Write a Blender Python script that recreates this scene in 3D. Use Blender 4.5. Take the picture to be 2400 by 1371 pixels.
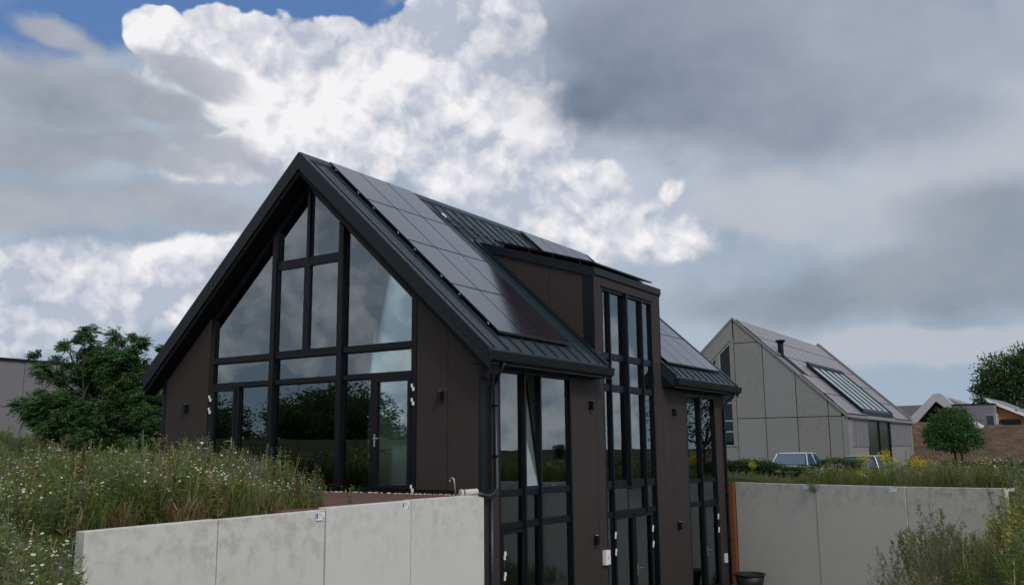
import bpy, math, random
import numpy as np
from mathutils import Vector, Matrix

# ------------------------------------------------------------------ scene, camera
sc = bpy.context.scene
for o in list(bpy.data.objects):
    bpy.data.objects.remove(o, do_unlink=True)
COL = sc.collection
rng = np.random.default_rng(7)
random.seed(7)

FPX, YAW, PITCH, ROLL = 2147.6, -0.572986, 0.169062, -0.0089154
CAM = Vector((10.4985, -15.1249, 0.9022))
cyw, syw, cpt, spt = math.cos(YAW), math.sin(YAW), math.cos(PITCH), math.sin(PITCH)
fw = Vector((syw*cpt, cyw*cpt, spt)); r0 = Vector((cyw, -syw, 0)); u0 = r0.cross(fw)
cr, sr = math.cos(ROLL), math.sin(ROLL)
RT = cr*r0 + sr*u0; UP = -sr*r0 + cr*u0
cam_d = bpy.data.cameras.new('camera'); cam = bpy.data.objects.new('camera', cam_d); COL.objects.link(cam)
cam_d.sensor_fit = 'HORIZONTAL'; cam_d.sensor_width = 36; cam_d.lens = 36*FPX/2400
cam_d.clip_start = .1; cam_d.clip_end = 3000
m = Matrix(((RT.x, UP.x, -fw.x, CAM.x), (RT.y, UP.y, -fw.y, CAM.y), (RT.z, UP.z, -fw.z, CAM.z), (0, 0, 0, 1)))
cam.matrix_world = m
sc.camera = cam
sc.view_settings.view_transform = 'Standard'; sc.view_settings.look = 'None'
sc.view_settings.exposure = 0.0; sc.view_settings.gamma = 1
sc.view_settings.use_curve_mapping = False
try:
    sc.cycles.max_bounces = 6; sc.cycles.transparent_max_bounces = 16
except Exception: pass

SUN_AZ = math.radians(118)     # clockwise from +Y : sun stands to the right and a little behind the viewer
SUN_EL = math.radians(42)
sun_d = bpy.data.lights.new('sun', 'SUN'); sun = bpy.data.objects.new('sun', sun_d); COL.objects.link(sun)
sun_d.energy = 1.5; sun_d.angle = math.radians(12); sun_d.color = (1, .955, .89)
sd = Vector((math.sin(SUN_AZ)*math.cos(SUN_EL), math.cos(SUN_AZ)*math.cos(SUN_EL), math.sin(SUN_EL)))
sun.rotation_euler = sd.to_track_quat('Z', 'Y').to_euler(); sun.location = (30, -20, 40)

# ------------------------------------------------------------------ node helpers
class NT:
    """tiny wrapper: makes node trees from expressions"""
    def __init__(s, tree): s.t = tree
    def new(s, typ, **kw):
        n = s.t.nodes.new(typ)
        for k, v in kw.items(): setattr(n, k, v)
        return n
    def put(s, sock, v):
        if isinstance(v, E): v = v.s
        if isinstance(v, bpy.types.NodeSocket): s.t.links.new(v, sock)
        else: sock.default_value = v
    def m(s, op, a, b=None, c=None, clamp=False):
        n = s.new('ShaderNodeMath', operation=op); n.use_clamp = clamp
        s.put(n.inputs[0], a)
        if b is not None: s.put(n.inputs[1], b)
        if c is not None: s.put(n.inputs[2], c)
        return E(s, n.outputs[0])
    def v(s, op, a, b=None, c=None, out=0):
        n = s.new('ShaderNodeVectorMath', operation=op)
        s.put(n.inputs[0], a)
        if b is not None: s.put(n.inputs[3] if op == 'SCALE' else n.inputs[1], b)
        if c is not None: s.put(n.inputs[2], c)
        return E(s, n.outputs[out])
    def ss(s, x, a, b, lo=0., hi=1.):
        n = s.new('ShaderNodeMapRange', interpolation_type='SMOOTHSTEP')
        s.put(n.inputs[0], x); s.put(n.inputs[1], a); s.put(n.inputs[2], b); s.put(n.inputs[3], lo); s.put(n.inputs[4], hi)
        return E(s, n.outputs[0])
    def lin(s, x, a, b, lo=0., hi=1.):
        n = s.new('ShaderNodeMapRange', interpolation_type='LINEAR')
        s.put(n.inputs[0], x); s.put(n.inputs[1], a); s.put(n.inputs[2], b); s.put(n.inputs[3], lo); s.put(n.inputs[4], hi)
        return E(s, n.outputs[0])
    def mix(s, f, a, b, blend='MIX'):
        n = s.new('ShaderNodeMix', data_type='RGBA', blend_type=blend); n.clamp_factor = True
        s.put(n.inputs[0], f)
        for i, x in ((6, a), (7, b)):
            if isinstance(x, (tuple, list)) and len(x) == 3: x = (*x, 1)
            s.put(n.inputs[i], x)
        return E(s, n.outputs[2])
    def noise(s, vec, scale, detail=4, rough=.5, dist=0, out=0):
        n = s.new('ShaderNodeTexNoise'); s.put(n.inputs['Vector'], vec)
        n.inputs['Scale'].default_value = scale; n.inputs['Detail'].default_value = detail
        n.inputs['Roughness'].default_value = rough; n.inputs['Distortion'].default_value = dist
        return E(s, n.outputs[out])
    def vor(s, vec, scale, detail=4, rough=.5, smooth=.6, feature='SMOOTH_F1'):
        n = s.new('ShaderNodeTexVoronoi', feature=feature); s.put(n.inputs['Vector'], vec)
        n.inputs['Scale'].default_value = scale
        n.inputs['Detail'].default_value = detail; n.inputs['Roughness'].default_value = rough
        if feature == 'SMOOTH_F1': n.inputs['Smoothness'].default_value = smooth
        return E(s, n.outputs['Distance'])
    def comb(s, x, y, z=0.):
        n = s.new('ShaderNodeCombineXYZ'); s.put(n.inputs[0], x); s.put(n.inputs[1], y); s.put(n.inputs[2], z)
        return E(s, n.outputs[0])
    def sep(s, v):
        n = s.new('ShaderNodeSeparateXYZ'); s.put(n.inputs[0], v); return [E(s, o) for o in n.outputs]

class E:
    def __init__(s, nt, sock): s.n = nt; s.s = sock
    def __add__(s, o): return s.n.m('ADD', s, o)
    __radd__ = __add__
    def __sub__(s, o): return s.n.m('SUBTRACT', s, o)
    def __rsub__(s, o): return s.n.m('SUBTRACT', o, s)
    def __mul__(s, o): return s.n.m('MULTIPLY', s, o)
    __rmul__ = __mul__
    def __truediv__(s, o): return s.n.m('DIVIDE', s, o)
    def max(s, o): return s.n.m('MAXIMUM', s, o)
    def min(s, o): return s.n.m('MINIMUM', s, o)
    def clamp(s): return s.n.m('ADD', s, 0., clamp=True)

def srgb(r, g, b, k=1.):
    f = lambda c: ((c/255+.055)/1.055)**2.4 if c > 10 else c/255/12.92
    return (f(r)*k, f(g)*k, f(b)*k)

# ------------------------------------------------------------------ world : Nishita sky with broken cloud
world = bpy.data.worlds.new('World'); sc.world = world; world.use_nodes = True
wt = world.node_tree; wt.nodes.clear(); W = NT(wt)
WS = 0.1                                    # world strength; cloud radiances below are divided by it
K = 1/WS
tc = W.new('ShaderNodeTexCoord'); D = E(W, tc.outputs['Generated'])
D = W.v('NORMALIZE', D)
sky = W.new('ShaderNodeTexSky', sky_type='NISHITA'); sky.sun_disc = False
sky.sun_elevation = SUN_EL; sky.sun_rotation = SUN_AZ; sky.dust_density = 1.2; sky.ozone_density = 2.0
NSKY = E(W, sky.outputs[0])
dz = W.sep(D)[2]
a = W.v('DOT_PRODUCT', D, tuple(RT), out=1); b = W.v('DOT_PRODUCT', D, tuple(UP), out=1); c = W.v('DOT_PRODUCT', D, tuple(fw), out=1)
cc = c.max(.15)
U = a/cc*(FPX/1000) + 1.2               # position in the sky facing north-west, in thousandths
V = b/cc*(-FPX/1000) + .6855
n1 = W.noise(D, 4.5, 3, .55, out=1)
warp = W.v('SUBTRACT', n1, (.5, .5, .5))
n2 = W.noise(D, 19, 3, .6, out=1)
warp2 = W.v('SUBTRACT', n2, (.5, .5, .5))
P0 = W.comb(U, V)
P = W.v('ADD', P0, W.v('MULTIPLY', warp, (.22, .17, 0)))
P = W.v('ADD', P, W.v('MULTIPLY', warp2, (.05, .05, 0)))
def rotated(vec, deg):
    n = W.new('ShaderNodeVectorRotate', rotation_type='Z_AXIS'); W.put(n.inputs[0], vec); n.inputs['Angle'].default_value = math.radians(-deg)
    return E(W, n.outputs[0])
PR = {0: P}
def blob(x, y, rx, ry, rot=0):
    if rot not in PR: PR[rot] = rotated(P, rot)
    x, y, rx, ry = x/1000, y/1000, rx/1000, ry/1000
    t = math.radians(-rot); X = x*math.cos(t)-y*math.sin(t); Y = x*math.sin(t)+y*math.cos(t)
    d = W.v('MULTIPLY_ADD', PR[rot], (1/rx, 1/ry, 0), (-X/rx, -Y/ry, 0))
    l = W.v('LENGTH', d, out=1)
    return 1. - l
def union(lst, k=.15):
    r = None
    for q in lst:
        v_ = blob(*q)
        r = v_ if r is None else W.m('SMOOTH_MAX', r, v_, k)
    return r
# weight of the composed part of the sky
front = W.ss(c, .45, .62)
gen1, gen2, gen3 = W.sep(W.noise(W.v('MULTIPLY', D, (1, 1, 1.6)), 2.6, 3, .55, out=1))
s1, s2, s3 = W.sep(W.noise(W.v('MULTIPLY', D, (1, 1, 1.7)), 5.2, 5, .6, out=1))
f1, f2, f3 = W.sep(n2); a1, a2, a3 = W.sep(n1)
genC = W.lin(gen1, .33, .60, -.8, 1.2); genG = W.lin(gen2, .46, .72, -1., .8) - W.ss(dz, .42, .12)*.9
def blend(fr, ge): return ge + (fr.max(-1.2) - ge)*front
# --- open blue
F_blue = blend(union([(480, 15, 560, 100), (60, 85, 110, 60, 25), (250, 40, 150, 60), (1000, 5, 120, 45), (560, 60, 200, 60), (930, 60, 60, 60), (2255, 20, 60, 55)]),
               W.lin(gen3, .47, .62, -1., .9))
# --- cumulus
cum = union([(365, 85, 75, 75), (500, 95, 95, 70), (620, 110, 120, 75), (760, 90, 130, 90), (900, 120, 110, 110), (1090, 50, 170, 90), (620, 200, 340, 100),
             (1000, 160, 200, 200), (1140, 180, 110, 190), (820, 270, 260, 150), (1090, 360, 160, 160), (1230, 480, 150, 110), (1250, 300, 60, 120),
             (1395, 460, 62, 52), (1575, 462, 44, 40), (1330, 560, 190, 110), (1540, 560, 190, 75), (880, 400, 85, 50),
             (60, 620, 260, 95), (360, 680, 300, 110), (120, 760, 300, 80), (500, 610, 190, 70), (520, 380, 200, 60), (420, 110, 120, 50)], .12)
F_cum = blend(cum, genC)
lo = W.ss(V, -.2, .75)
def billow(vec):
    v1 = W.vor(vec, 9.5, 4.2, .52, .45, 'F1')
    return v1
w3 = W.v('SCALE', warp2, .035)
Db = W.v('ADD', D, w3)
B = billow(Db)
LD = (UP*.9 - RT*.35 - fw*.25).normalized()*.016
B2 = billow(W.v('ADD', Db, tuple(LD)))
rel = (B2 - B)*3.6
dens = F_cum*1.3 + .12 + (.8 - B)*.62
fine = f1
m_cum = W.ss(dens + (fine - .5)*.16, -.03, .10 + (gen3 - .42).max(0.)*1.1 + W.ss(V, .12, .5)*.22*front)
# soft core shading from a broad gradient
mac = s1*.6 + a2*.4
lit = (rel*.60 + .57 + (mac - .5)*2.6 + (.75 - B)*.25 - W.ss(V, .25, .75)*.10*front - (fine-.5)*.25).clamp()
ccol = W.mix(lit, srgb(182, 190, 206, K), srgb(243, 241, 243, K*1.02))
ccol = W.mix(1., ccol, W.comb(*[W.m('POWER', W.v('DOT_PRODUCT', D, tuple(sd), out=1).max(0.), 5.)*q_ + 1. for q_ in (.8, .76, .7)]), 'MULTIPLY')
# --- haze / veil between
veiln = gen2*.6 + s2*.4
veil = W.mix(W.ss(veiln, .36, .66), srgb(150, 167, 186, K), srgb(196, 203, 216, K))
hor = W.mix(W.ss(dz, .22, .02), veil, srgb(160, 178, 195, K))
blue = W.mix(.5, NSKY, srgb(82, 126, 192, K))
m_blue = W.ss(F_blue + (s3 - .5)*1.2 + (f2 - .5)*.5, -.3, .25)
col = W.mix(m_blue, hor, blue)
# pale cloud masses low in the right and the grey bank on the far right
softn = (s2 - .5)
F_r = blend(union([(2330, 300, 300, 130, -35), (2230, 400, 420, 120, -25), (2200, 800, 520, 60, -4), (1800, 500, 220, 90)]), genC - .2)
col = W.mix(W.ss(F_r + softn*1.1, -.15, .35)*.75, col, srgb(190, 193, 202, K))
col = W.mix(m_cum, col, ccol)
# --- grey strata in front
gn = (s3 - .5) + (f3 - .5)*.2
bump = ((s1 - .5)*1.3 + (a1 - .5)*.8 + (f2 - .5)*.25 + .5).clamp()
gcolA = W.mix((bump + W.ss(U, 1.55, 2.15)*.45*front).clamp(), srgb(112, 125, 146, K), srgb(163, 171, 187, K))
F_A = blend(union([(1500, 130, 310, 210), (1640, 250, 420, 150), (1900, 60, 560, 170), (1350, 250, 140, 90), (2000, 250, 380, 130)], .3), genG)
col = W.mix(W.ss(F_A + gn*1.3, -.45, .55), col, gcolA)
gcolB = W.mix((bump*.8 + gn*.9 + .18).clamp(), srgb(130, 142, 154, K), srgb(196, 197, 207, K))
F_B = blend(union([(60, 200, 330, 90, 18), (330, 240, 240, 50, 22), (250, 330, 360, 55, 14), (480, 350, 170, 45, 18), (100, 460, 460, 62, 2), (480, 500, 270, 42, 6), (430, 190, 130, 40, 22),
                   (130, 85, 120, 32, 25), (60, 330, 260, 60, 6)], .12), genG - .4)
stk, stk2, _ = W.sep(W.noise(W.v('MULTIPLY', PR[22], (1.5, 7., 1)), 1.6, 4, .6, out=1))
col = W.mix(W.ss(F_B + (gn*1.0 + (stk - .5)*1.3*front)*1., -.3, .5)*.93, col, gcolB)
gcolC = W.mix(bump, srgb(120, 132, 148, K), srgb(166, 174, 185, K))
F_C = blend(union([(2230, 640, 420, 85, -8), (1900, 690, 300, 60, -6), (2330, 520, 200, 90)], .25), genG - .3)
col = W.mix(W.ss(F_C + gn*1.1, -.5, .5)*.85, col, gcolC)
# below the horizon: dull ground tone
col = W.mix(W.ss(dz, -.03, -.005), srgb(70, 75, 62, K), col)
bg = W.new('ShaderNodeBackground'); W.put(bg.inputs[0], col); bg.inputs[1].default_value = WS
wo = W.new('ShaderNodeOutputWorld'); wt.links.new(bg.outputs[0], wo.inputs[0])
try: world.cycles.sampling_method = 'NONE'
except Exception: pass

# ------------------------------------------------------------------ materials
def mat(name, base=None, rough=.6, metal=0., spec=.5, build=None):
    mt = bpy.data.materials.new(name); mt.use_nodes = True
    t = mt.node_tree; b_ = t.nodes['Principled BSDF']; n = NT(t)
    if base: b_.inputs['Base Color'].default_value = (*base, 1)
    b_.inputs['Roughness'].default_value = rough; b_.inputs['Metallic'].default_value = metal
    b_.inputs['Specular IOR Level'].default_value = spec
    if build: build(n, b_)
    return mt
def coords(n, kind='Object'):
    return E(n, n.new('ShaderNodeTexCoord').outputs[kind])
def rnd(n): return E(n, n.new('ShaderNodeObjectInfo').outputs['Random'])
def bumpn(n, b_, h, dist=.002, strength=.6):
    x = n.new('ShaderNodeBump'); x.inputs['Strength'].default_value = strength; x.inputs['Distance'].default_value = dist
    n.put(x.inputs['Height'], h); n.t.links.new(x.outputs[0], b_.inputs['Normal'])

def b_clad(n, b_):
    p = coords(n); g = n.noise(p, 260, 2, .6); q = n.noise(n.v('MULTIPLY', p, (1, 1, .25)), 1.6, 4, .6)
    c = n.mix(g, (.020, .0145, .014), (.047, .036, .034)); c = n.mix(q*.55, c, (.046, .038, .036))
    c = n.mix(rnd(n)*.45, c, (.040, .033, .031))
    n.put(b_.inputs['Base Color'], c); bumpn(n, b_, g, .001, .5)
M_CLAD = mat('brown_fibre_cement', rough=.66, spec=.22, build=b_clad)
def b_metal(lo, hi):
    def f(n, b_):
        p = coords(n); g = n.noise(p, 3.2, 5, .6); c = n.mix(g, lo, hi)
        n.put(b_.inputs['Base Color'], c); n.put(b_.inputs['Roughness'], n.lin(n.noise(p, 9, 4), .3, .7, .36, .5))
    return f
M_ROOF = mat('anthracite_zinc', build=b_metal((.011, .020, .026), (.018, .030, .038)), spec=.4)
M_TRIM = mat('anthracite_trim', build=b_metal((.0045, .008, .011), (.008, .013, .017)), spec=.22)
M_FRAME = mat('black_frame', build=b_metal((.003, .0045, .0075), (.006, .008, .012)), spec=.22)
M_SOFFIT = mat('black_soffit', (.006, .006, .007), .8, spec=.2)
M_PIPE = mat('dark_pipe', (.014, .019, .024), .4)
M_RUBBER = mat('black_plastic', (.010, .010, .011), .55)
def b_solar(n, b_):
    p = coords(n); g = n.noise(p, 1.5, 3, .5)
    n.put(b_.inputs['Base Color'], n.mix(g, (.010, .009, .014), (.016, .014, .02)))
M_SOLAR = mat('black_solar_cells', rough=.16, spec=.6, build=b_solar)
M_SOLAR.node_tree.nodes['Principled BSDF'].inputs['Coat Weight'].default_value = .6
M_SOLAR.node_tree.nodes['Principled BSDF'].inputs['Coat Roughness'].default_value = .12
M_STEEL = mat('brushed_steel', (.62, .62, .61), .3, 1.)
M_GALV = mat('galvanised_steel', (.42, .42, .41), .5, .7)
M_WHITE = mat('white_plastic', (.74, .74, .72), .45)
M_WPIPE = mat('grey_white_pvc', (.5, .49, .45), .6)
M_RED = mat('red_print', (.55, .03, .04), .5)
M_BLUE = mat('blue_print', (.03, .16, .5), .5)
M_BLUED = mat('blue_plastic', (.015, .06, .25), .5)
M_TEAL = mat('teal_tarpaulin', (.01, .06, .055), .6)
M_GREEN = mat('dull_green', (.03, .14, .08), .5)
M_LIME = mat('lime_plastic', (.35, .5, .05), .5)
M_WALLIN = mat('plaster', (.66, .65, .62), .9)
M_FLOORIN = mat('screed', (.30, .29, .28), .5)
M_CAB = mat('white_cabinet', (.8, .82, .82), .5)
M_WOODD = mat('orange_wood', (.26, .11, .03), .6)
M_CURT = mat('pale_curtain', (.5, .52, .48), .9)
M_DRUM = mat('dark_brown_leather', (.03, .02, .017), .6)
def b_corten(n, b_):
    p = coords(n); g = n.noise(p, 7, 6, .7)
    n.put(b_.inputs['Base Color'], n.mix(g, (.13, .05, .022), (.23, .095, .04)))
M_CORTEN = mat('rusted_steel', rough=.85, spec=.2, build=b_corten)

def glass(name, tint, k0, k1, rough=0.):
    mt = bpy.data.materials.new(name); mt.use_nodes = True; t = mt.node_tree; t.nodes.clear(); n = NT(t)
    fr = n.new('ShaderNodeFresnel'); fr.inputs[0].default_value = 1.5
    p = coords(n)
    bn = n.new('ShaderNodeBump'); bn.inputs['Strength'].default_value = .25; bn.inputs['Distance'].default_value = .004
    n.put(bn.inputs['Height'], n.noise(n.v('MULTIPLY', p, (1, 1, .6)), 1.3, 1, .5))
    g = n.new('ShaderNodeBsdfGlossy'); g.inputs['Roughness'].default_value = rough; g.inputs[0].default_value = (.80, .92, .97, 1)
    t.links.new(bn.outputs[0], g.inputs['Normal'])
    tr = n.new('ShaderNodeBsdfTransparent'); tr.inputs[0].default_value = (*tint, 1)
    f = (E(n, fr.outputs[0])*k1 + k0).clamp()
    mx = n.new('ShaderNodeMixShader'); n.put(mx.inputs[0], f); t.links.new(tr.outputs[0], mx.inputs[1]); t.links.new(g.outputs[0], mx.inputs[2])
    o = n.new('ShaderNodeOutputMaterial'); t.links.new(mx.outputs[0], o.inputs[0])
    return mt
M_DKGLASS = glass('shaded_glazing', (.35, .42, .38), .03, .35)
M_GLASS = glass('coated_glazing', (.88, .95, .93), .145, 1.1)
M_CARGLASS = glass('car_glass', (.3, .35, .38), .15, 1.2)

def concrete(name, lo, hi, stain=.5):
    def f(n, b_):
        p = coords(n); x, y, z = n.sep(p)
        g = n.noise(p, 1.1, 6, .6); fine = n.noise(p, 55, 3, .6)
        streak = n.noise(n.v('MULTIPLY', p, (3.2, 3.2, .75)), 1.5, 6, .68)
        top_ = n.ss(z + (streak - .5)*2.2, 2.0, 3.2)
        c = n.mix(g, lo, hi)
        c = n.mix((n.ss(streak, .50, .76)*n.ss(g, .35, .6))*stain*.35, c, tuple(v*.62 for v in lo))
        blot = n.noise(p, 4.5, 6, .7)
        c = n.mix(top_*n.ss(blot, .42, .66)*stain, c, (lo[0]*.50, lo[1]*.47, lo[2]*.40))
        c = n.mix(n.ss(n.noise(n.v('MULTIPLY', p, (9, 9, 1.1)), 1.2, 3, .6), .66, .74)*n.ss(z, 2.2, 3.1)*stain*.6, c, (lo[0]*.36, lo[1]*.29, lo[2]*.2))
        c = n.mix(n.ss(fine, .5, .8)*.25, c, tuple(v*.75 for v in lo))
        c = n.mix(n.ss(rnd(n), .2, .8)*.55, c, (hi[0]*.98, hi[1]*1.02, hi[2]*1.08))
        # pores
        pr = n.vor(p, 16, 0, .5, feature='F1'); c = n.mix(n.ss(pr, .09, .05)*.5, c, tuple(v*.4 for v in lo))
        n.put(b_.inputs['Base Color'], c); bumpn(n, b_, fine, .002, .4)
    return mat(name, rough=.88, spec=.25, build=f)
M_CONC = concrete('cast_concrete', (.53, .52, .47), (.60, .59, .545), .52)
M_CONC2 = concrete('weathered_concrete', (.43, .41, .355), (.55, .53, .475), .95)
M_GREYPAN = concrete('grey_facade_panel', (.205, .209, .197), (.25, .254, .242), .25)
def rain(n_lo, n_hi, top, depth):
    pass
def b_ztint(lo, hi, sc_=5):
    def f(n, b_):
        p = coords(n); g = n.noise(n.v('MULTIPLY', p, (6, 6, .4)), sc_, 4, .6); c = n.mix(g, lo, hi)
        n.put(b_.inputs['Base Color'], c)
    return f
M_TIMBER = mat('silvered_timber', rough=.8, build=b_ztint((.12, .12, .135), (.22, .22, .24)))
M_GREENGL = mat('tree_reflection_glazing', (.012, .028, .02), .3)  # opaque green stands in for trees reflected in the door glass
M_PALEGL = mat('sky_reflection_roof_glass', (.33, .40, .42), .18, spec=1.)  # bright sky reflection of the panes put into an opaque pale base
M_HALL = mat('grey_sheet_cladding', rough=.6, build=b_ztint((.15, .15, .165), (.18, .18, .195), 3))
M_WHITEFR = mat('pale_fascia', (.42, .43, .45), .5)
M_SOLARG = mat('sky_sheen_solar_glass', (.19, .168, .172), .34, spec=.8)  # warm pale base holds the reflected sky in its colour
M_CAR = mat('silver_paint', (.55, .57, .6), .28, .6)
M_CARD = mat('pale_gold_paint', (.22, .215, .20), .3, .5)
M_TYRE = mat('tyre_rubber', (.02, .02, .02), .8)
M_LAMP = mat('red_lens', (.3, .01, .01), .3)

# ------------------------------------------------------------------ mesh helpers
class MB:
    def __init__(s): s.v = []; s.f = []
    def add(s, vs, fs):
        k = len(s.v); s.v += [tuple(v) for v in vs]; s.f += [tuple(i+k for i in f) for f in fs]; return s
    def box(s, x0, x1, y0, y1, z0, z1):
        return s.add([(x0, y0, z0), (x1, y0, z0), (x1, y1, z0), (x0, y1, z0), (x0, y0, z1), (x1, y0, z1), (x1, y1, z1), (x0, y1, z1)],
                     [(0, 3, 2, 1), (4, 5, 6, 7), (0, 1, 5, 4), (1, 2, 6, 5), (2, 3, 7, 6), (3, 0, 4, 7)])
    def hexa(s, p8):
        return s.add(p8, [(0, 3, 2, 1), (4, 5, 6, 7), (0, 1, 5, 4), (1, 2, 6, 5), (2, 3, 7, 6), (3, 0, 4, 7)])
    def prism(s, poly, axis, a, b):
        """poly: 2-D outline in the two remaining axes (x,z for y; y,z for x; x,y for z)"""
        n = len(poly)
        def pt(q, h):
            return {'x': (h, q[0], q[1]), 'y': (q[0], h, q[1]), 'z': (q[0], q[1], h)}[axis]
        vs = [pt(q, a) for q in poly] + [pt(q, b) for q in poly]
        fs = [tuple(range(n)), tuple(range(2*n-1, n-1, -1))] + [(i, i+n, (i+1) % n+n, (i+1) % n) for i in range(n)]
        return s.add(vs, fs)
    def slopebox(s, x0, x1, y0, y1, zf, t0, t1):
        """box following a slope zf(x); t0,t1 = vertical offsets of bottom and top"""
        return s.hexa([(x0, y0, zf(x0)+t0), (x1, y0, zf(x1)+t0), (x1, y1, zf(x1)+t0), (x0, y1, zf(x0)+t0),
                       (x0, y0, zf(x0)+t1), (x1, y0, zf(x1)+t1), (x1, y1, zf(x1)+t1), (x0, y1, zf(x0)+t1)])
    def tube(s, pts, r, n=8, cap=True):
        pts = [Vector(p) for p in pts]; rs = r if isinstance(r, (list, tuple)) else [r]*len(pts)
        k = len(s.v); up = Vector((0, 0, 1))
        for i, p in enumerate(pts):
            d = (pts[min(i+1, len(pts)-1)] - pts[max(i-1, 0)]).normalized()
            a_ = d.cross(up if abs(d.z) < .9 else Vector((1, 0, 0))).normalized(); b_ = d.cross(a_)
            for j in range(n):
                t = 2*math.pi*j/n; s.v.append(tuple(p + (a_*math.cos(t) + b_*math.sin(t))*rs[i]))
        for i in range(len(pts)-1):
            for j in range(n):
                s.f.append((k+i*n+j, k+i*n+(j+1) % n, k+(i+1)*n+(j+1) % n, k+(i+1)*n+j))
        if cap:
            s.f.append(tuple(k+j for j in range(n))); s.f.append(tuple(k+(len(pts)-1)*n+j for j in reversed(range(n))))
        return s
    def lathe(s, c, prof, n=20):
        k = len(s.v)
        for (r, z) in prof:
            for j in range(n):
                t = 2*math.pi*j/n; s.v.append((c[0]+r*math.cos(t), c[1]+r*math.sin(t), c[2]+z))
        for i in range(len(prof)-1):
            for j in range(n): s.f.append((k+i*n+j, k+i*n+(j+1) % n, k+(i+1)*n+(j+1) % n, k+(i+1)*n+j))
        return s
def origin(o):
    v = Vector((0, 0, 0))
    while o: v += o.location; o = o.parent
    return v
def tag(o, label=None, cat=None, group=None, kind=None):
    if label: o['label'] = label
    if cat: o['category'] = cat
    if group: o['group'] = group
    if kind: o['kind'] = kind
    return o
def obj(name, mb, mt, parent=None, smooth=False, loc=None):
    me = bpy.data.meshes.new(name)
    off = origin(parent) if parent else Vector(loc or (0, 0, 0))
    me.from_pydata([(v[0]-off.x, v[1]-off.y, v[2]-off.z) for v in mb.v], [], mb.f); me.update()
    for q in (mt if isinstance(mt, (list, tuple)) else [mt]): me.materials.append(q)
    o = bpy.data.objects.new(name, me); COL.objects.link(o)
    if parent: o.parent = parent
    elif loc: o.location = loc
    if smooth: me.polygons.foreach_set('use_smooth', [True]*len(me.polygons))
    return o
def fixn(o):
    import bmesh
    bm_ = bmesh.new(); bm_.from_mesh(o.data); bmesh.ops.recalc_face_normals(bm_, faces=bm_.faces); bm_.to_mesh(o.data); bm_.free(); return o
def thing(name, loc, label, cat, group=None):
    o = bpy.data.objects.new(name, None); COL.objects.link(o); o.location = loc; o.empty_display_size = .2
    return tag(o, label, cat, group)
def copy_tree(o, parent=None):
    c_ = o.copy(); COL.objects.link(c_); c_.parent = parent
    for ch in o.children: copy_tree(ch, c_)
    return c_
def sstep(x, a, b):
    t = np.clip((x-a)/(b-a), 0, 1); return t*t*(3-2*t)

# ------------------------------------------------------------------ ground
def vnoise(x, y, seed=0):
    x = np.asarray(x, float); y = np.asarray(y, float)
    xi = np.floor(x).astype(int); yi = np.floor(y).astype(int); xf = x-xi; yf = y-yi
    h = lambda a, b: (np.sin(a*127.1+b*311.7+seed*74.7)*43758.5453) % 1
    u_ = xf*xf*(3-2*xf); v_ = yf*yf*(3-2*yf)
    return (h(xi, yi)*(1-u_)+h(xi+1, yi)*u_)*(1-v_) + (h(xi, yi+1)*(1-u_)+h(xi+1, yi+1)*u_)*v_
def ywall(x):                      # line of the retaining wall behind the yard
    return 13.9 - .35*np.clip(x-.15, 0, 8.2)
def ground_z(x, y):
    x = np.asarray(x, float); y = np.asarray(y, float)
    up = 1.7*sstep(-x, 12, 36) - .02
    up = up - .2*sstep(x, -1, 2) - .62*sstep(y+x*.3, 16, 24)*sstep(x, -12, -2) - .55*sstep(-y, 8, 14)*sstep(x, 1, 6) - .3*sstep(x, 7, 11)*sstep(-y, -13, -2)
    t = y - ywall(x)
    up = up + 2.9*sstep(y, 46, 66)*sstep(x, -7.5, -3.5)*(1-sstep(y, 72, 95)*.6)*(1-sstep(x, 14, 24))*(.80+.34*vnoise(x*.45, y*.45)+.16*vnoise(x*1.3, y*1.3, 3))
    wq = sstep(-y, 8.5, 10.8); left = np.where(y >= -8.45, (x > -.07).astype(float), np.clip((x+.10+1.5*wq)/(.1+2.9*wq+1e-6), 0, 1)); left = left*left*(3-2*left)
    xb = 6.8 + .17*y + .35*sstep(y, 6, 11)
    depth = left*(1-sstep(x, xb, xb+3.2))*sstep(y, -11.0, -5.8)*(t < .08)
    depth = np.where((x <= -.07) & (x > -9.8) & (y > .1) & (y < 13.62), 1., depth)
    rough = (vnoise(x*1.3, y*1.3, 3)-.5)*.08*(1-((x > -9) & (x < 0) & (y > -4) & (y < .2)))
    rough = rough*(1-(depth > .98))
    return up*(1-depth) - 3.35*depth + rough
xs = np.concatenate([-np.geomspace(900, 42, 14), np.arange(-40, -12, 1.4), [-12, -11, -10.3, -9.84, -9.76], np.arange(-9.4, -.3, .5), [-.12, -.02], np.arange(.5, 14, .45), np.geomspace(15, 900, 22)])
ts = np.concatenate([-np.geomspace(900, 45, 14), np.arange(-44, -34, 2), np.arange(-34, -22.5, .5), [-22.42, -22.28], np.arange(-22, -14, .5), [-13.84, -13.76], np.arange(-13.4, -.4, .5), [-.30, -.24, -.05, .04, .12], np.arange(.5, 30, 1), np.arange(31, 90, 2.5), np.geomspace(92, 1200, 16)])
XX, TT = np.meshgrid(xs, ts, indexing='ij'); YY = TT + ywall(XX); ZZ = ground_z(XX, YY)
g = MB(); nx, ny = XX.shape
g.v = list(zip(XX.ravel().tolist(), YY.ravel().tolist(), ZZ.ravel().tolist()))
g.f = [(i*ny+j, (i+1)*ny+j, (i+1)*ny+j+1, i*ny+j+1) for i in range(nx-1) for j in range(ny-1)]
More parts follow.
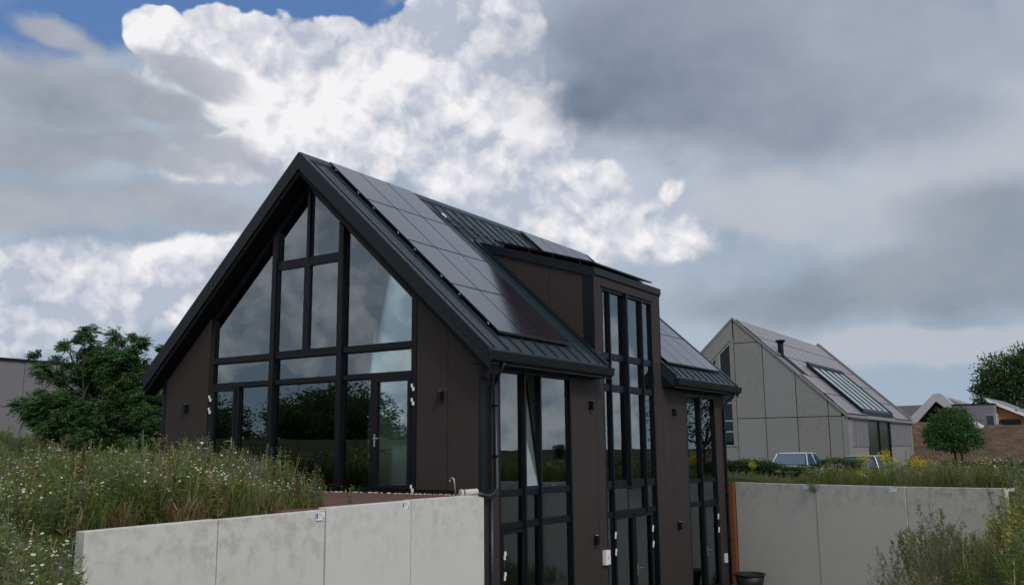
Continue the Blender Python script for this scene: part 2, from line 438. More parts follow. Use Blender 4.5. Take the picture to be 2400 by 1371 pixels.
def b_ground(n, b_):
    p = coords(n); x, y, z = n.sep(p)
    g_ = n.noise(p, .9, 6, .65); f = n.noise(p, 30, 4, .6)
    c = n.mix(g_, (.030, .046, .014), (.085, .095, .036)); c = n.mix(f, c, (.03, .028, .015))
    gravel = n.mix(f, (.16, .155, .14), (.30, .29, .27))
    c = n.mix(n.ss(z, -1.6, -2.6), c, gravel)
    soil = n.mix(n.ss(n.noise(p, .9, 9, .8), .35, .68), (.062, .038, .026), (.15, .097, .066)); soil = n.mix(n.ss(n.noise(p, .35, 4, .6), .52, .66)*.7, soil, (.06, .075, .028))
    m_ = n.ss(y, 42, 47)*n.ss(x, -8, -5)*n.ss(y, 96, 90)*n.ss(x, 20, 15)
    c = n.mix(m_, c, soil)
    n.put(b_.inputs['Base Color'], c); bumpn(n, b_, f, .03, .8)
M_GROUND = mat('meadow_soil', rough=.95, spec=.1, build=b_ground)
tag(obj('ground', g, M_GROUND, smooth=True), kind='structure')

# terrace of dark red pavers in front of the gable
def b_pave(n, b_):
    p = coords(n)
    br = n.new('ShaderNodeTexBrick'); n.put(br.inputs['Vector'], p)
    br.inputs['Scale'].default_value = 1; br.inputs['Brick Width'].default_value = .21; br.inputs['Row Height'].default_value = .07
    br.inputs['Mortar Size'].default_value = .004; br.inputs['Color1'].default_value = (.10, .045, .038, 1); br.inputs['Color2'].default_value = (.17, .085, .07, 1)
    br.inputs['Mortar'].default_value = (.06, .045, .035, 1)
    c = n.mix(n.noise(p, 3, 5, .6)*.5, E(n, br.outputs[0]), (.13, .09, .075))
    n.put(b_.inputs['Base Color'], c); bumpn(n, b_, E(n, br.outputs[1])*-1., .004, .8)
M_PAVE = mat('dark_red_clinker', rough=.9, spec=.2, build=b_pave)
t_ = MB(); t_.box(-9.6, -.02, -5.2, -.08, -.06, .014)
tag(obj('terrace_paving', t_, M_PAVE), kind='structure')
# pale pebbles along the foot of the gable
pb = MB()
for i in range(420):
    x = random.uniform(-9.5, -.3); y = -.14 + random.gauss(0, .05) - (.12 if -2.2 < x < -.4 else 0); r = random.uniform(.012, .028)
    pb.add([(x-r, y, .02), (x, y-r, .02), (x+r, y, .02), (x, y+r, .02), (x, y, .02+r*.9)], [(0, 1, 4), (1, 2, 4), (2, 3, 4), (3, 0, 4)])
tag(obj('pebble_strip', pb, mat('pale_pebble', (.42, .38, .30), .8)), 'strip of pale pebbles along the foot of the glazed gable', 'pebbles', kind='stuff')

# ================================================================== MAIN HOUSE
XR, S, ZT = -4.95, .92, 7.80          # ridge x, slope, ridge height (top of roof skin)
def zr(x): return ZT - S*abs(x-XR)
H = thing('house', (-4.95, 6.8, 0), 'dark brown gabled house with glazed gable end and black solar panels on its roof', 'house')
def P_(name, mb, mt, parent=None, **k): return fixn(obj(name, mb, mt, parent or H, **k))
XL, X0 = -9.9, 0.
YB = 13.7                             # back of the house
# ---- gable cladding
def gpoly(x0, x1):                    # region under the soffit between x0 and x1
    return [(x0, .10), (x1, .10), (x1, zr(x1)-.56), (x0, zr(x0)-.56)]
for x0, x1 in ((-9.86, -8.26), (-1.63, -.826), (-.814, -.05)):
    P_('cladding_panel', MB().prism(gpoly(x0, x1), 'y', -.035, 0), M_CLAD)
P_('gable_backing', MB().prism([(XL, .0), (-8.25, .0), (-8.25, zr(-8.25)-.57), (XL, zr(XL)-.57)], 'y', .001, .22), M_SOFFIT)
P_('gable_backing', MB().prism([(-1.64, 0), (-.01, 0), (-.01, zr(0)-.57), (-1.64, zr(-1.64)-.57)], 'y', .001, .22), M_SOFFIT)
P_('plinth_strip', MB().box(-9.88, -8.27, -.05, -.001, .0, .085), M_FRAME)
P_('plinth_strip', MB().box(-1.62, -.05, -.05, -.001, .0, .085), M_FRAME)
P_('corner_trim', MB().box(-.045, .012, -.045, .0, .0, 2.9).box(.0, .012, .0, .30, .0, 2.75), M_TRIM)
P_('corner_trim', MB().box(-10.0, -9.865, -.05, .04, -.05, 2.75), M_TRIM)
# ---- glazed gable
YF, YG = -.02, .05                    # frame front, glass plane
def ztop(x): return 7.16 - S*abs(x-XR)
fr = MB()
def fbar(m, x0, x1, z0, z1, y0=YF, y1=.14): m.box(x0, x1, y0, y1, z0, z1)
# outer jambs and raking head
fr.prism([(-8.24, .0), (-8.10, .0), (-8.10, ztop(-8.10)), (-8.24, ztop(-8.24))], 'y', YF, .14)
fr.prism([(-1.80, .0), (-1.66, .0), (-1.66, ztop(-1.66)), (-1.80, ztop(-1.80))], 'y', YF, .14)
for sgn in (-1, 1):
    xe = -8.10 if sgn < 0 else -1.80
    fr.prism([(xe, ztop(xe)-.13), (XR, ztop(XR)-.13), (XR, ztop(XR)), (xe, ztop(xe))], 'y', YF+.002, .138)
fbar(fr, -8.10, -1.80, .0, .09, YF+.004, .136)
P_('gable_frame', fr, M_FRAME)
# posts
for a_, b_2 in ((-6.08, -5.94), (-3.92, -3.78)):
    P_('mullion', MB().prism([(a_, .09), (b_2, .09), (b_2, ztop(b_2)-.14), (a_, ztop(a_)-.14)], 'y', YF-.05, .13), M_FRAME)
P_('mullion', MB().prism([(-4.99, 3.17), (-4.90, 3.17), (-4.90, ztop(-4.90)-.14), (-4.99, ztop(-4.99)-.14)], 'y', YF-.01, .13), M_FRAME)
P_('mullion', MB().box(-7.24, -7.13, YF-.003, .13, .09, 2.44), M_FRAME)
P_('mullion', MB().box(-2.93, -2.82, YF-.003, .13, .09, 2.44), M_FRAME)
for x0, x1 in ((-8.10, -6.085), (-5.935, -3.925), (-3.775, -1.80)):
    P_('transom', MB().box(x0, x1, YF-.006, .128, 2.445, 2.535), M_FRAME)
    P_('transom', MB().box(x0, x1, YF-.006, .128, 3.05, 3.17), M_FRAME)
P_('transom', MB().box(-5.935, -5.002, YF-.006, .128, 5.22, 5.37).box(-4.878, -3.925, YF-.006, .128, 5.22, 5.37), M_FRAME)
def pane_poly(x0, x1, z0, top=None):
    if top is not None: return [(x0, z0), (x1, z0), (x1, top), (x0, top)]
    return [(x0, z0), (x1, z0), (x1, ztop(x1)-.13), (x0, ztop(x0)-.13)]
panes = [(-8.10, -6.08, 3.17, None), (-3.78, -1.80, 3.17, None), (-5.94, -5.0, 5.37, None), (-4.88, -3.92, 5.37, None),
         (-8.10, -6.08, 2.535, 3.05), (-5.94, -3.92, 2.535, 3.05), (-3.78, -1.80, 2.535, 3.05),
         (-7.13, -6.08, .09, 2.445), (-5.94, -3.92, .09, 2.445), (-3.78, -2.93, .09, 2.445)]
def thin_bead(poly, axis, h0, h1, w=.028):
    cx_ = sum(p[0] for p in poly)/len(poly); cz_ = sum(p[1] for p in poly)/len(poly); m_ = MB(); n_ = len(poly)
    inn = []
    for i in range(n_):
        a1_ = Vector(poly[i-1]); b1_ = Vector(poly[i]); c1_ = Vector(poly[(i+1) % n_])
        d1 = (b1_-a1_).normalized(); d2 = (c1_-b1_).normalized()
        n1_ = Vector((-d1.y, d1.x)); n2_ = Vector((-d2.y, d2.x)); bis = (n1_+n2_).normalized()
        k_ = w/max(.3, bis.dot(n1_)); q = b1_+bis*k_
        if (q-Vector((cx_, cz_))).length > (b1_-Vector((cx_, cz_))).length: q = b1_-bis*k_
        inn.append((q.x, q.y))
    for i in range(n_):
        j = (i+1) % n_; m_.prism([poly[i], poly[j], inn[j], inn[i]], axis, h0, h1)
    return m_
for q in panes:
    pp = pane_poly(*q)
    gp = P_('glass_pane', MB().prism(pp, 'y', YG, YG+.012), M_GLASS)
    P_('glazing_bead', thin_bead(pp, 'y', YG-.03, YG-.002), M_FRAME, gp)
# opening casements in the middle bay
for x0, x1 in ((-5.94, -4.99), (-4.90, -3.92)):
    sash = P_('casement_sash', thin_bead(pane_poly(x0, x1, 3.17, 5.22), 'y', YF-.012, .06, .045), M_FRAME)
    P_('glass_pane', MB().box(x0+.045, x1-.045, .02, .032, 3.215, 5.175), M_GLASS, sash)
def hinge(m, x, y, z, axis='y'):
    if axis == 'y': m.box(x-.035, x-.005, y-.03, y, z, z+.075).box(x-.002, x+.04, y-.03, y, z-.075, z)
    else: m.box(x, x+.03, y-.03, y+.0, z, z+.08).box(x, x+.03, y-.002, y+.045, z-.08, z)
def glass_door(x0, x1, hinge_x, handle_x, hz=(2.2, 1.9, .12)):
    leaf = P_('door_leaf', thin_bead(pane_poly(x0, x1, .095, 2.44), 'y', YF-.018, .06, .085), M_FRAME)
    P_('glass_pane', MB().box(x0+.085, x1-.085, .02, .032, .18, 2.355), M_GLASS, leaf)
    hd = MB().box(handle_x-.02, handle_x+.02, YF-.03, YF-.018, .98, 1.24)
    s_ = 1 if handle_x < (x0+x1)/2 else -1
    hd.tube([(handle_x, YF-.02, 1.15), (handle_x, YF-.075, 1.15), (handle_x+s_*.15, YF-.08, 1.15)], .011, 8)
    P_('handle', hd, M_STEEL, leaf)
    for z in hz:
        hm = MB(); hinge(hm, hinge_x, YF-.018, z); P_('hinge', hm, M_WHITE, leaf)
glass_door(-8.10, -7.24, -8.15, -7.30)
glass_door(-2.82, -1.80, -1.73, -2.77)
# ---- side wall (x = 0) cladding
def side_panel(y0, y1, z0, z1): P_('cladding_panel', MB().box(.0, .03, y0, y1, z0, z1), M_CLAD)
ZB = -3.35
side_panel(.31, .56, -.02, 2.72); side_panel(.0, .56, ZB, -.03)
for a_, b_2 in ((3.60, 4.835), (4.847, 5.24), ): side_panel(a_, b_2, ZB, 2.75 if b_2 < 4.84 else 3.2)
for a_, b_2 in ((8.30, 8.80),): side_panel(a_, b_2, ZB, 3.2)
for a_, b_2 in ((8.812, 9.36), (9.372, 10.5)): side_panel(a_, b_2, ZB, 2.75)
side_panel(12.86, YB, ZB, 2.75)
side_panel(.57, 3.59, 2.56, 2.75); side_panel(10.51, 12.85, 2.5, 2.75)
# dormer front
side_panel(4.9, 5.24, 3.21, 5.18); side_panel(8.30, 8.78, 3.21, 5.18)
for a_, b_2 in ((5.25, 6.20), (6.21, 7.16), (7.17, 8.29)): side_panel(a_, b_2, 4.93, 5.18)
# structural backing of side wall
bk = MB()
for a_, b_2, z1 in ((.23, .60, 2.9), (3.56, 5.28, 3.0), (8.26, 10.54, 3.0), (12.82, YB, 2.8)): bk.box(-.22, -.001, a_, b_2, ZB, z1)
bk.box(-.22, -.001, .60, 3.56, 2.53, 2.9).box(-.22, -.001, 10.54, 12.82, 2.47, 2.9).box(-.22, -.001, 5.28, 8.26, 4.9, 5.2)
bk.box(-.22, -.001, 4.87, 5.28, 3.0, 5.2).box(-.22, -.001, 8.26, 8.80, 3.0, 5.2)
P_('wall_core', bk, M_SOFFIT)
# ---- side windows
def wy_prism(poly, x0, x1): return MB().prism(poly, 'x', x0, x1)
def side_window(y0, y1, ztop_, zs, ys, fins, fin_z0, doors=(), open_bay=None, wide_row=None, group=''):
    """zs: transom (z0,z1) list downwards; ys: bay edges"""
    f = MB(); f.box(-.10, .032, y0, y0+.06, ZB, ztop_); f.box(-.10, .032, y1-.06, y1, ZB, ztop_); f.box(-.098, .030, y0+.06, y1-.06, ztop_-.07, ztop_); f.box(-.098, .028, y0+.06, y1-.06, ZB, ZB+.08)
    P_('window_frame', f, M_FRAME)
    P_('drip_cap', MB().box(.0, .075, y0-.03, y1+.03, ztop_+.001, ztop_+.025), M_TRIM)
    for z0, z1 in zs: P_('transom', MB().box(-.096, .0, y0+.072, y1-.072, z0, z1), M_FRAME)
    for (fy, w, d, z0) in fins: P_('fin', MB().box(-.094, d, fy-w/2, fy+w/2, z0, ztop_-.002), M_FRAME)
    levels = [ztop_-.07] + [v for z in zs for v in (z[1], z[0])] + [ZB+.08]
    rows = [(levels[i+1], levels[i]) for i in range(0, len(levels), 2)]
    for ri, (z0, z1) in enumerate(rows):
        edges = ys if not (wide_row and ri in wide_row) else wide_row[ri]
        for bi in range(len(edges)-1):
            a1_, b1_ = edges[bi]+.022, edges[bi+1]-.022
            if open_bay == (ri, bi):
                # tilted sash, hinged at its foot, leaning into the room
                T = .13
                def lean(z): return .0-(z-z0)*T
                sash = MB()
                def lb(ya, yb, za, zb, d0, d1):
                    sash.hexa([(lean(za)+d0, ya, za), (lean(za)+d1, ya, za), (lean(za)+d1, yb, za), (lean(za)+d0, yb, za),
                               (lean(zb)+d0, ya, zb), (lean(zb)+d1, ya, zb), (lean(zb)+d1, yb, zb), (lean(zb)+d0, yb, zb)])
                lb(a1_, a1_+.03, z0, z1-.05, -.03, .02); lb(b1_-.035, b1_, z0, z1-.05, -.03, .02); lb(a1_+.05, b1_-.05, z0, z0+.06, -.03, .02); lb(a1_+.05, b1_-.05, z1-.11, z1-.05, -.03, .03)
                so = P_('open_sash', sash, M_FRAME)
                gm = MB(); gm.hexa([(lean(z0)-.006, a1_+.05, z0+.06), (lean(z0)+.006, a1_+.05, z0+.06), (lean(z0)+.006, b1_-.05, z0+.06), (lean(z0)-.006, b1_-.05, z0+.06),
                                    (lean(z1)-.006, a1_+.05, z1-.11), (lean(z1)+.006, a1_+.05, z1-.11), (lean(z1)+.006, b1_-.05, z1-.11), (lean(z1)-.006, b1_-.05, z1-.11)])
                P_('glass_pane', gm, M_GLASS, so)
                gb = MB(); gb.v = [(v[0]-.012, v[1]+(.0 if v[1] > 1.9 else -.02), v[2]) for v in gm.v]; gb.f = gm.f; P_('sky_glare_panel', gb, M_WHITE, so)  # white panel added to the sash stands for bright sky reflected in its glass
                continue
            pp = [(a1_, z0), (b1_, z0), (b1_, z1), (a1_, z1)]
            gp = P_('glass_pane', wy_prism(pp, -.055, -.043), M_GLASS)
            P_('glazing_bead', thin_bead(pp, 'x', -.040, -.02, .014), M_FRAME, gp)
side_window(.56, 3.60, 2.55, [(-.05, .07), (-.71, -.59)], [.63, 1.56, 2.20, 3.53], [(1.56, .06, .05, ZB+.08), (2.20, .06, .05, ZB+.08)], 0, open_bay=(0, 1))
side_window(5.24, 8.30, 4.92, [(3.12, 3.27), (2.32, 2.48), (-.08, .10), (-.76, -.65)], [5.31, 5.70, 6.58, 7.62, 8.23],
            [(5.70, .045, .035, -.74), (6.60, .07, .09, -.05), (7.62, .05, .045, -.74)], 0,
            wide_row={3: [5.31, 5.70, 7.62, 8.23], 4: [5.31, 5.68, 6.80, 7.92, 8.23]})
side_window(10.5, 12.86, 2.46, [(-.13, -.03), (-.80, -.69)], [10.57, 11.60, 12.79], [(11.60, .055, .045, ZB+.08)], 0)
# door leaves in the lower row, hinges and handles
def side_leaf(y0, y1, z1, hy, handle_y=None, hz=(-1.2, -1.6)):
    leaf = P_('door_leaf', thin_bead([(y0, ZB+.09), (y1, ZB+.09), (y1, z1), (y0, z1)], 'x', -.02, .03, .075), M_FRAME)
    for z in hz:
        hm = MB(); hm.box(.03, .05, hy-.015, hy+.03, z-.08, z).box(.03, .05, hy+.0, hy+.06, z, z+.08); P_('hinge', hm, M_WHITE, leaf)
    if handle_y:
        s_ = -1 if handle_y > (y0+y1)/2 else 1
        P_('handle', MB().box(.03, .042, handle_y-.02, handle_y+.02, -2.28, -2.0).tube([(.035, handle_y, -2.1), (.09, handle_y, -2.1), (.095, handle_y+s_*.16, -2.1)], .011), M_STEEL, leaf)
side_leaf(.64, 1.52, -.72, .72)
side_leaf(5.70, 6.78, -.77, 5.66); side_leaf(6.82, 7.90, -.77, 7.86, 6.88)
side_leaf(11.66, 12.78, -.81, 12.72, 11.72)
# ---- dormer
def zd(x): return 5.35 - .316*x
def chk(x0, x1):                       # cheek region above roof skin, below dormer roof
    pts = [(x0, zr(x0)+.04), (x1, zr(x1)+.04), (x1, zd(x1)-.20), (x0, max(zd(x0)-.20, zr(x0)+.045))]
    return pts
for a_, b_2 in ((-3.05, -2.335), (-2.325, -1.255), (-1.245, -.27)):
    for yy in (4.85, 8.80):
        P_('dormer_cheek_panel', MB().prism(chk(a_, b_2), 'y', yy, yy+.03 if yy < 5 else yy+.02), M_CLAD)
P_('dormer_corner_trim', MB().prism([(-.268, zr(-.268)+.03), (-.0, zr(0)-.2), (-.0, zd(0)-.19), (-.268, zd(-.268)-.19)], 'y', 4.835, 4.89).box(.0, .034, 4.835, 4.895, 2.86, 5.17), M_FRAME)
P_('dormer_corner_trim', MB().box(-.1, .036, 8.785, 8.825, 2.86, 5.17), M_TRIM)
P_('dormer_roof', MB().slopebox(-3.60, .03, 4.84, 8.82, zd, -.16, 0), M_ROOF)
P_('dormer_fascia', MB().slopebox(-3.55, .045, 4.80, 4.838, zd, -.21, .02), M_TRIM)
P_('dormer_fascia', MB().slopebox(-3.55, .045, 8.822, 8.86, zd, -.21, .02), M_TRIM)
P_('dormer_fascia', MB().box(.046, .075, 4.80, 8.86, 5.185, 5.36), M_TRIM)
for yy in (4.88, 8.70):
    P_('dormer_core', MB().prism([(-3.3, zr(-3.3)-.1), (-.05, 3.0), (-.05, zd(-.05)-.2), (-3.3, zd(-3.3)-.2)], 'y', yy, yy+.07), M_WALLIN)
# ---- roof slopes
Y0, Y1 = -.37, 13.95
XE, XW = .42, -10.32
rs = MB()
rs.slopebox(XR, XE, Y0, 4.84, zr, -.30, 0); rs.slopebox(XR, -3.45, 4.84, 8.82, zr, -.30, 0); rs.slopebox(XR, XE, 8.82, Y1, zr, -.30, 0)
P_('roof_skin', rs, M_ROOF)
P_('roof_skin', MB().slopebox(XW, XR, Y0, Y1, zr, -.30, 0), M_ROOF)
ribn = 0
for i in range(29):
    y = -.12 + i*.5
    if y > Y1-.1: break
    m_ = MB()
    x1 = XE-.01 if not (4.84 < y < 8.9) else -3.55
    m_.slopebox(XR+.06, x1, y-.012, y+.012, zr, .0, .038)
    P_('standing_seam', m_, M_ROOF)
    P_('standing_seam', MB().slopebox(XW+.01, XR-.06, y-.012, y+.012, zr, .0, .038), M_ROOF)
P_('ridge_cap', MB().prism([(XR-.16, zr(XR-.16)+.045), (XR, ZT+.06), (XR+.16, zr(XR+.16)+.045), (XR+.16, zr(XR+.16)+.0), (XR, ZT+.0), (XR-.16, zr(XR-.16))], 'y', Y0+.02, Y1-.02), M_ROOF)
for sgn in (1, -1):
    xe = XE+.02 if sgn > 0 else XW-.02
    for yy in (Y0, Y1):
        a_, b_2 = (yy-.04, yy-.001) if yy == Y0 else (yy+.001, yy+.04)
        P_('verge_fascia', MB().prism([(xe, zr(xe)+.05), (XR, ZT+.05), (XR, ZT-.36), (xe, zr(xe)-.36)], 'y', a_, b_2), M_TRIM)
        c_, d_ = (yy, yy+.12) if yy == Y0 else (yy-.12, yy)
        P_('verge_flashing', MB().slopebox(*( (XR, xe) if sgn > 0 else (xe, XR)), c_, d_, zr, .005, .05), M_ROOF)
# front overhang soffit
for a_, b_2 in ((XR, XE), (XW, XR)):
    P_('soffit_board', MB().slopebox(a_, b_2, Y0+.002, .0, zr, -.50, -.31), M_SOFFIT)
P_('soffit_board', MB().box(.032, .40, Y0+.01, 4.80, 2.56, 2.60), M_SOFFIT)
P_('soffit_board', MB().box(.032, .40, 8.86, Y1-.01, 2.56, 2.60), M_SOFFIT)
P_('verge_flashing', MB().slopebox(-3.45, XE, 4.62, 4.84, zr, .005, .07), M_TRIM)
P_('verge_flashing', MB().slopebox(-3.45, XE, 8.865, 9.02, zr, .005, .07), M_TRIM)
P_('verge_fascia', MB().prism([(0.04, zr(0.04)+.05), (XE+.04, zr(XE)+.03), (XE+.04, 2.58), (0.04, 2.60)], 'y', 8.83, 8.862), M_TRIM)
P_('verge_fascia', MB().prism([(0.04, zr(0.04)+.05), (XE+.04, zr(XE)+.03), (XE+.04, 2.58), (0.04, 2.60)], 'y', 4.80, 4.834), M_TRIM)
def gutter(y0, y1):
    g_ = MB(); prof = [(XE-.02, 2.80), (XE-.02, 2.62), (XE+.03, 2.59), (XE+.12, 2.63), (XE+.15, 2.80), (XE+.135, 2.80), (XE+.11, 2.65), (XE+.03, 2.61), (XE-.005, 2.63), (XE-.005, 2.80)]
    g_.prism(prof, 'y', y0, y1)
    g_.prism([(XE-.02, 2.80), (XE-.02, 2.62), (XE+.03, 2.59), (XE+.12, 2.63), (XE+.15, 2.80)], 'y', y0-.01, y0+.002); g_.prism([(XE-.02, 2.80), (XE-.02, 2.62), (XE+.03, 2.59), (XE+.12, 2.63), (XE+.15, 2.80)], 'y', y1-.002, y1+.01)
    P_('gutter', g_, M_TRIM)
gutter(Y0-.02, 4.82); gutter(8.83, Y1+.02)
P_('gutter', MB().box(XW-.14, XW, Y0, Y1, 2.66, 2.80), M_TRIM)
# ---- downpipes
P_('downpipe', MB().tube([(XE+.06, .10, 2.60), (.36, .14, 2.46), (.13, .34, 2.30), (.10, .36, 2.15), (.10, .36, .15), (.12, .20, .02), (.16, -.02, -.0), (.14, -.34, .06)], .042, 10), M_PIPE, smooth=True)
P_('downpipe', MB().tube([(.09, .20, -.08), (.09, .20, -3.3)], .042, 10), M_PIPE, smooth=True)
P_('downpipe', MB().tube([(XE+.06, YB-.1, 2.60), (.36, YB-.12, 2.46), (.12, YB-.22, 2.25), (.09, YB-.22, 2.1), (.09, YB-.22, -3.3)], .042, 10), M_PIPE, smooth=True)
for z in (1.75, .75): P_('pipe_bracket', MB().box(.03, .15, .305, .415, z, z+.035), M_FRAME)
for z in (1.4, -.6, -2): P_('pipe_bracket', MB().box(.03, .15, YB-.275, YB-.165, z, z+.035), M_FRAME)
# ---- solar panels
def solar(xa, xb, y0, y1, zf, off, thick=.04):
    p = P_('solar_panel', MB().slopebox(xa, xb, y0, y1, zf, off-thick, off), M_FRAME)
    P_('cell_glass', MB().slopebox(xa+.012, xb-.012, y0+.012, y1-.012, zf, off+.0005, off+.004), M_SOLAR, p)
PITX, PITY = (4.93)/4, 1.045
for r_ in range(4):
    for c_ in range(3):
        xa = -4.86+r_*PITX; ya = .52+c_*PITY
        solar(xa+.008, xa+PITX-.008, ya+.008, ya+PITY-.008, zr, .125)
    for c_ in range(4):
        xa = -4.86+r_*PITX; ya = 9.20+c_*PITY
        solar(xa+.008, xa+PITX-.008, ya+.008, ya+PITY-.008, zr, .125)
for r_ in range(2):
    for c_ in range(3):
        xa = -3.05+r_*1.5; ya = 4.98+c_*1.2
        solar(xa+.01, xa+1.49, ya+.01, ya+1.19, zd, .17)
rail = MB()
for x in [-4.86+PITX*(k+f) for k in range(4) for f in (.22, .78)]:
    rail.slopebox(x-.02, x+.02, .48, 3.70, zr, .04, .084); rail.slopebox(x-.02, x+.02, 9.15, 13.42, zr, .04, .084)
for x in (-2.7, -1.9, -1.2, -.4): rail.slopebox(x-.02, x+.02, 4.95, 8.6, zd, .03, .12)
P_('mounting_rail', rail, M_FRAME)
cl = MB()
for x in [-4.86+PITX*(k+f) for k in range(4) for f in (.2, .8)]:
    cl.slopebox(x-.014, x+.014, .485, .51, zr, .06, .10)
for y in (7.3, 7.6, 8.1, 8.5): cl.box(-.40, -.33, y, y+.08, zd(-.36)+.02, zd(-.36)+.09)
P_('panel_clamps', cl, M_GALV)['kind'] = 'stuff'
cb = MB()
for k in range(4):
    pts = []
    y0c, y1c = 3.7+random.uniform(0, .15), random.choice([5.2, 6.0, 7.0, 8.9])
    for i in range(14):
        t = i/13; x = -4.4+.75*math.sin(t*2.1)+.1*math.sin(t*9+k); pts.append((x, y0c+(y1c-y0c)*t, zr(x)+.05))
    cb.tube(pts, .009, 5)
cb.tube([(-4.75, 9.15, zr(-4.75)+.12), (-4.4, 9.02, zr(-4.4)+.1), (-4.0, 9.0, zr(-4.0)+.06)], .009, 5)
P_('roof_cable', cb, M_RUBBER)
P_('cable_connector', MB().slopebox(-4.32, -4.2, 4.32, 4.4, zr, .03, .07), M_WHITE)
# ---- remaining shell and rooms
P_('rear_wall', MB().prism([(XL, ZB), (-.01, ZB), (-.01, zr(0)-.35), (XR, ZT-.35), (XL, zr(XL)-.35)], 'y', YB-.12, YB), M_CLAD)
for a_, b_2, c_, d_ in ((.22, .9, ZB, 2.85), (.901, 3.4, ZB, .2), (.901, 3.4, 2.4, 2.85), (3.401, YB-.13, ZB, 2.85)):
    P_('west_wall', MB().box(XL, XL+.2, a_, b_2, c_, d_), M_CLAD)
P_('added_daylight_pane', MB().box(XL+.08, XL+.09, .9, 3.4, .2, 2.4), M_GLASS)  # opening and pane added in the unseen wall to bring daylight into the room
P_('lower_front_wall', MB().box(XL, -.02, .0, .2, ZB, -.02), M_WALLIN)
P_('floor_slab', MB().box(XL+.21, -.24, .21, YB-.13, 2.58, 3.02), M_WALLIN)
P_('spandrel_board', MB().box(-8.1, -1.8, .17, .20, 2.46, 3.12), mat('teal_spandrel', (.012, .030, .034), .5))
P_('floor_slab', MB().box(XL+.21, -.24, .21, YB-.13, -.62, -.01), M_FLOORIN)
P_('floor_slab', MB().box(XL+.21, -.24, .21, YB-.13, ZB-.1, ZB+.02), M_FLOORIN)
P_('inner_wall', MB().box(-9.6, -.5, 3.6, 3.72, .0, 2.57), M_WALLIN)
P_('inner_wall', MB().box(-3.4, -3.3, .3, 13.4, ZB+.03, -.63), M_WALLIN)
P_('inner_wall', MB().box(-2.6, -2.5, 5.2, 13.4, .0, 2.57), M_WALLIN)
P_('inner_wall', MB().prism([(-9.5, 3.03), (-.4, 3.03), (XR+4.5, zr(XR+4.5)-.5), (XR, ZT-.5), (XR-4.5, zr(XR-4.5)-.5)], 'y', 4.5, 4.6), M_WALLIN)  # upper partition added to stop a light streak and even out the room
P_('inner_door', MB().box(-3.45, -2.75, 3.53, 3.59, .0, 2.15), M_WOODD)
P_('timber_post', MB().box(-3.4, -3.24, 2.5, 2.66, .0, 2.57), M_WOODD)

# ================================================================== things fixed to or standing by the house
def wall_lamp(x, y, z, face, label):
    t = thing('wall_lamp', (x, y, z), label, 'wall lamp', 'black up-and-down lamps on the house walls')
    if face == 'y':
        fixn(obj('back_plate', MB().box(x-.05, x+.05, y-.02, y, z-.09, z+.09), M_FRAME, t)); fixn(obj('lamp_body', MB().box(x-.045, x+.045, y-.11, y-.021, z-.11, z+.11), M_FRAME, t))
        [fixn(obj('lens', MB().box(x-.03, x+.03, y-.095, y-.035, z+a_, z+a_+.004), M_WHITE, t)) for a_ in (.1101, -.1141)]
    else:
        fixn(obj('back_plate', MB().box(x, x+.02, y-.05, y+.05, z-.09, z+.09), M_FRAME, t)); fixn(obj('lamp_body', MB().box(x+.021, x+.11, y-.045, y+.045, z-.11, z+.11), M_FRAME, t))
        [fixn(obj('lens', MB().box(x+.035, x+.095, y-.03, y+.03, z+a_, z+a_+.004), M_WHITE, t)) for a_ in (.1101, -.1141)]
wall_lamp(-9.02, -.036, 1.98, 'y', 'small black wall lamp on the gable left of the glazing')
wall_lamp(-.98, -.036, 1.98, 'y', 'small black wall lamp on the gable right of the glazing')
wall_lamp(.031, 4.50, 1.92, 'x', 'upper black wall lamp between the near window and the dormer window')
wall_lamp(.031, 4.60, -1.22, 'x', 'lower black wall lamp above the white alarm box')
wall_lamp(.031, 9.52, 1.90, 'x', 'upper black wall lamp under the far gutter')
wall_lamp(.031, 9.60, -1.25, 'x', 'lower black wall lamp beside the double door')
t = thing('alarm_box', (.03, 5.15, -1.82), 'white box with a red mark on the side wall beside the double door', 'alarm box')
fixn(obj('case', MB().box(.031, .12, 4.98, 5.22, -1.83, -1.50), M_WHITE, t))
rm = MB()
for k in range(10):
    a1_ = 2*math.pi*k/10; a2_ = 2*math.pi*(k+.7)/10
    rm.hexa([(.1205, 5.10+.018*math.cos(a1_), -1.67+.018*math.sin(a1_)), (.1225, 5.10+.018*math.cos(a1_), -1.67+.018*math.sin(a1_)), (.1225, 5.10+.018*math.cos(a2_), -1.67+.018*math.sin(a2_)), (.1205, 5.10+.018*math.cos(a2_), -1.67+.018*math.sin(a2_)),
             (.1205, 5.10+.034*math.cos(a1_), -1.67+.034*math.sin(a1_)), (.1225, 5.10+.034*math.cos(a1_), -1.67+.034*math.sin(a1_)), (.1225, 5.10+.034*math.cos(a2_), -1.67+.034*math.sin(a2_)), (.1205, 5.10+.034*math.cos(a2_), -1.67+.034*math.sin(a2_))])
rm.box(.1205, .1225, 5.05, 5.065, -1.675, -1.665)
obj('red_mark', rm, M_RED, t)
t = thing('wall_socket', (.03, 13.1, -2.55), 'small white outdoor socket low on the wall beside the far pipe', 'socket')
fixn(obj('socket_body', MB().box(.031, .09, 13.12, 13.26, -2.62, -2.35), M_WHITE, t)); fixn(obj('socket_lid', MB().box(.091, .10, 13.14, 13.24, -2.55, -2.38), M_WPIPE, t))

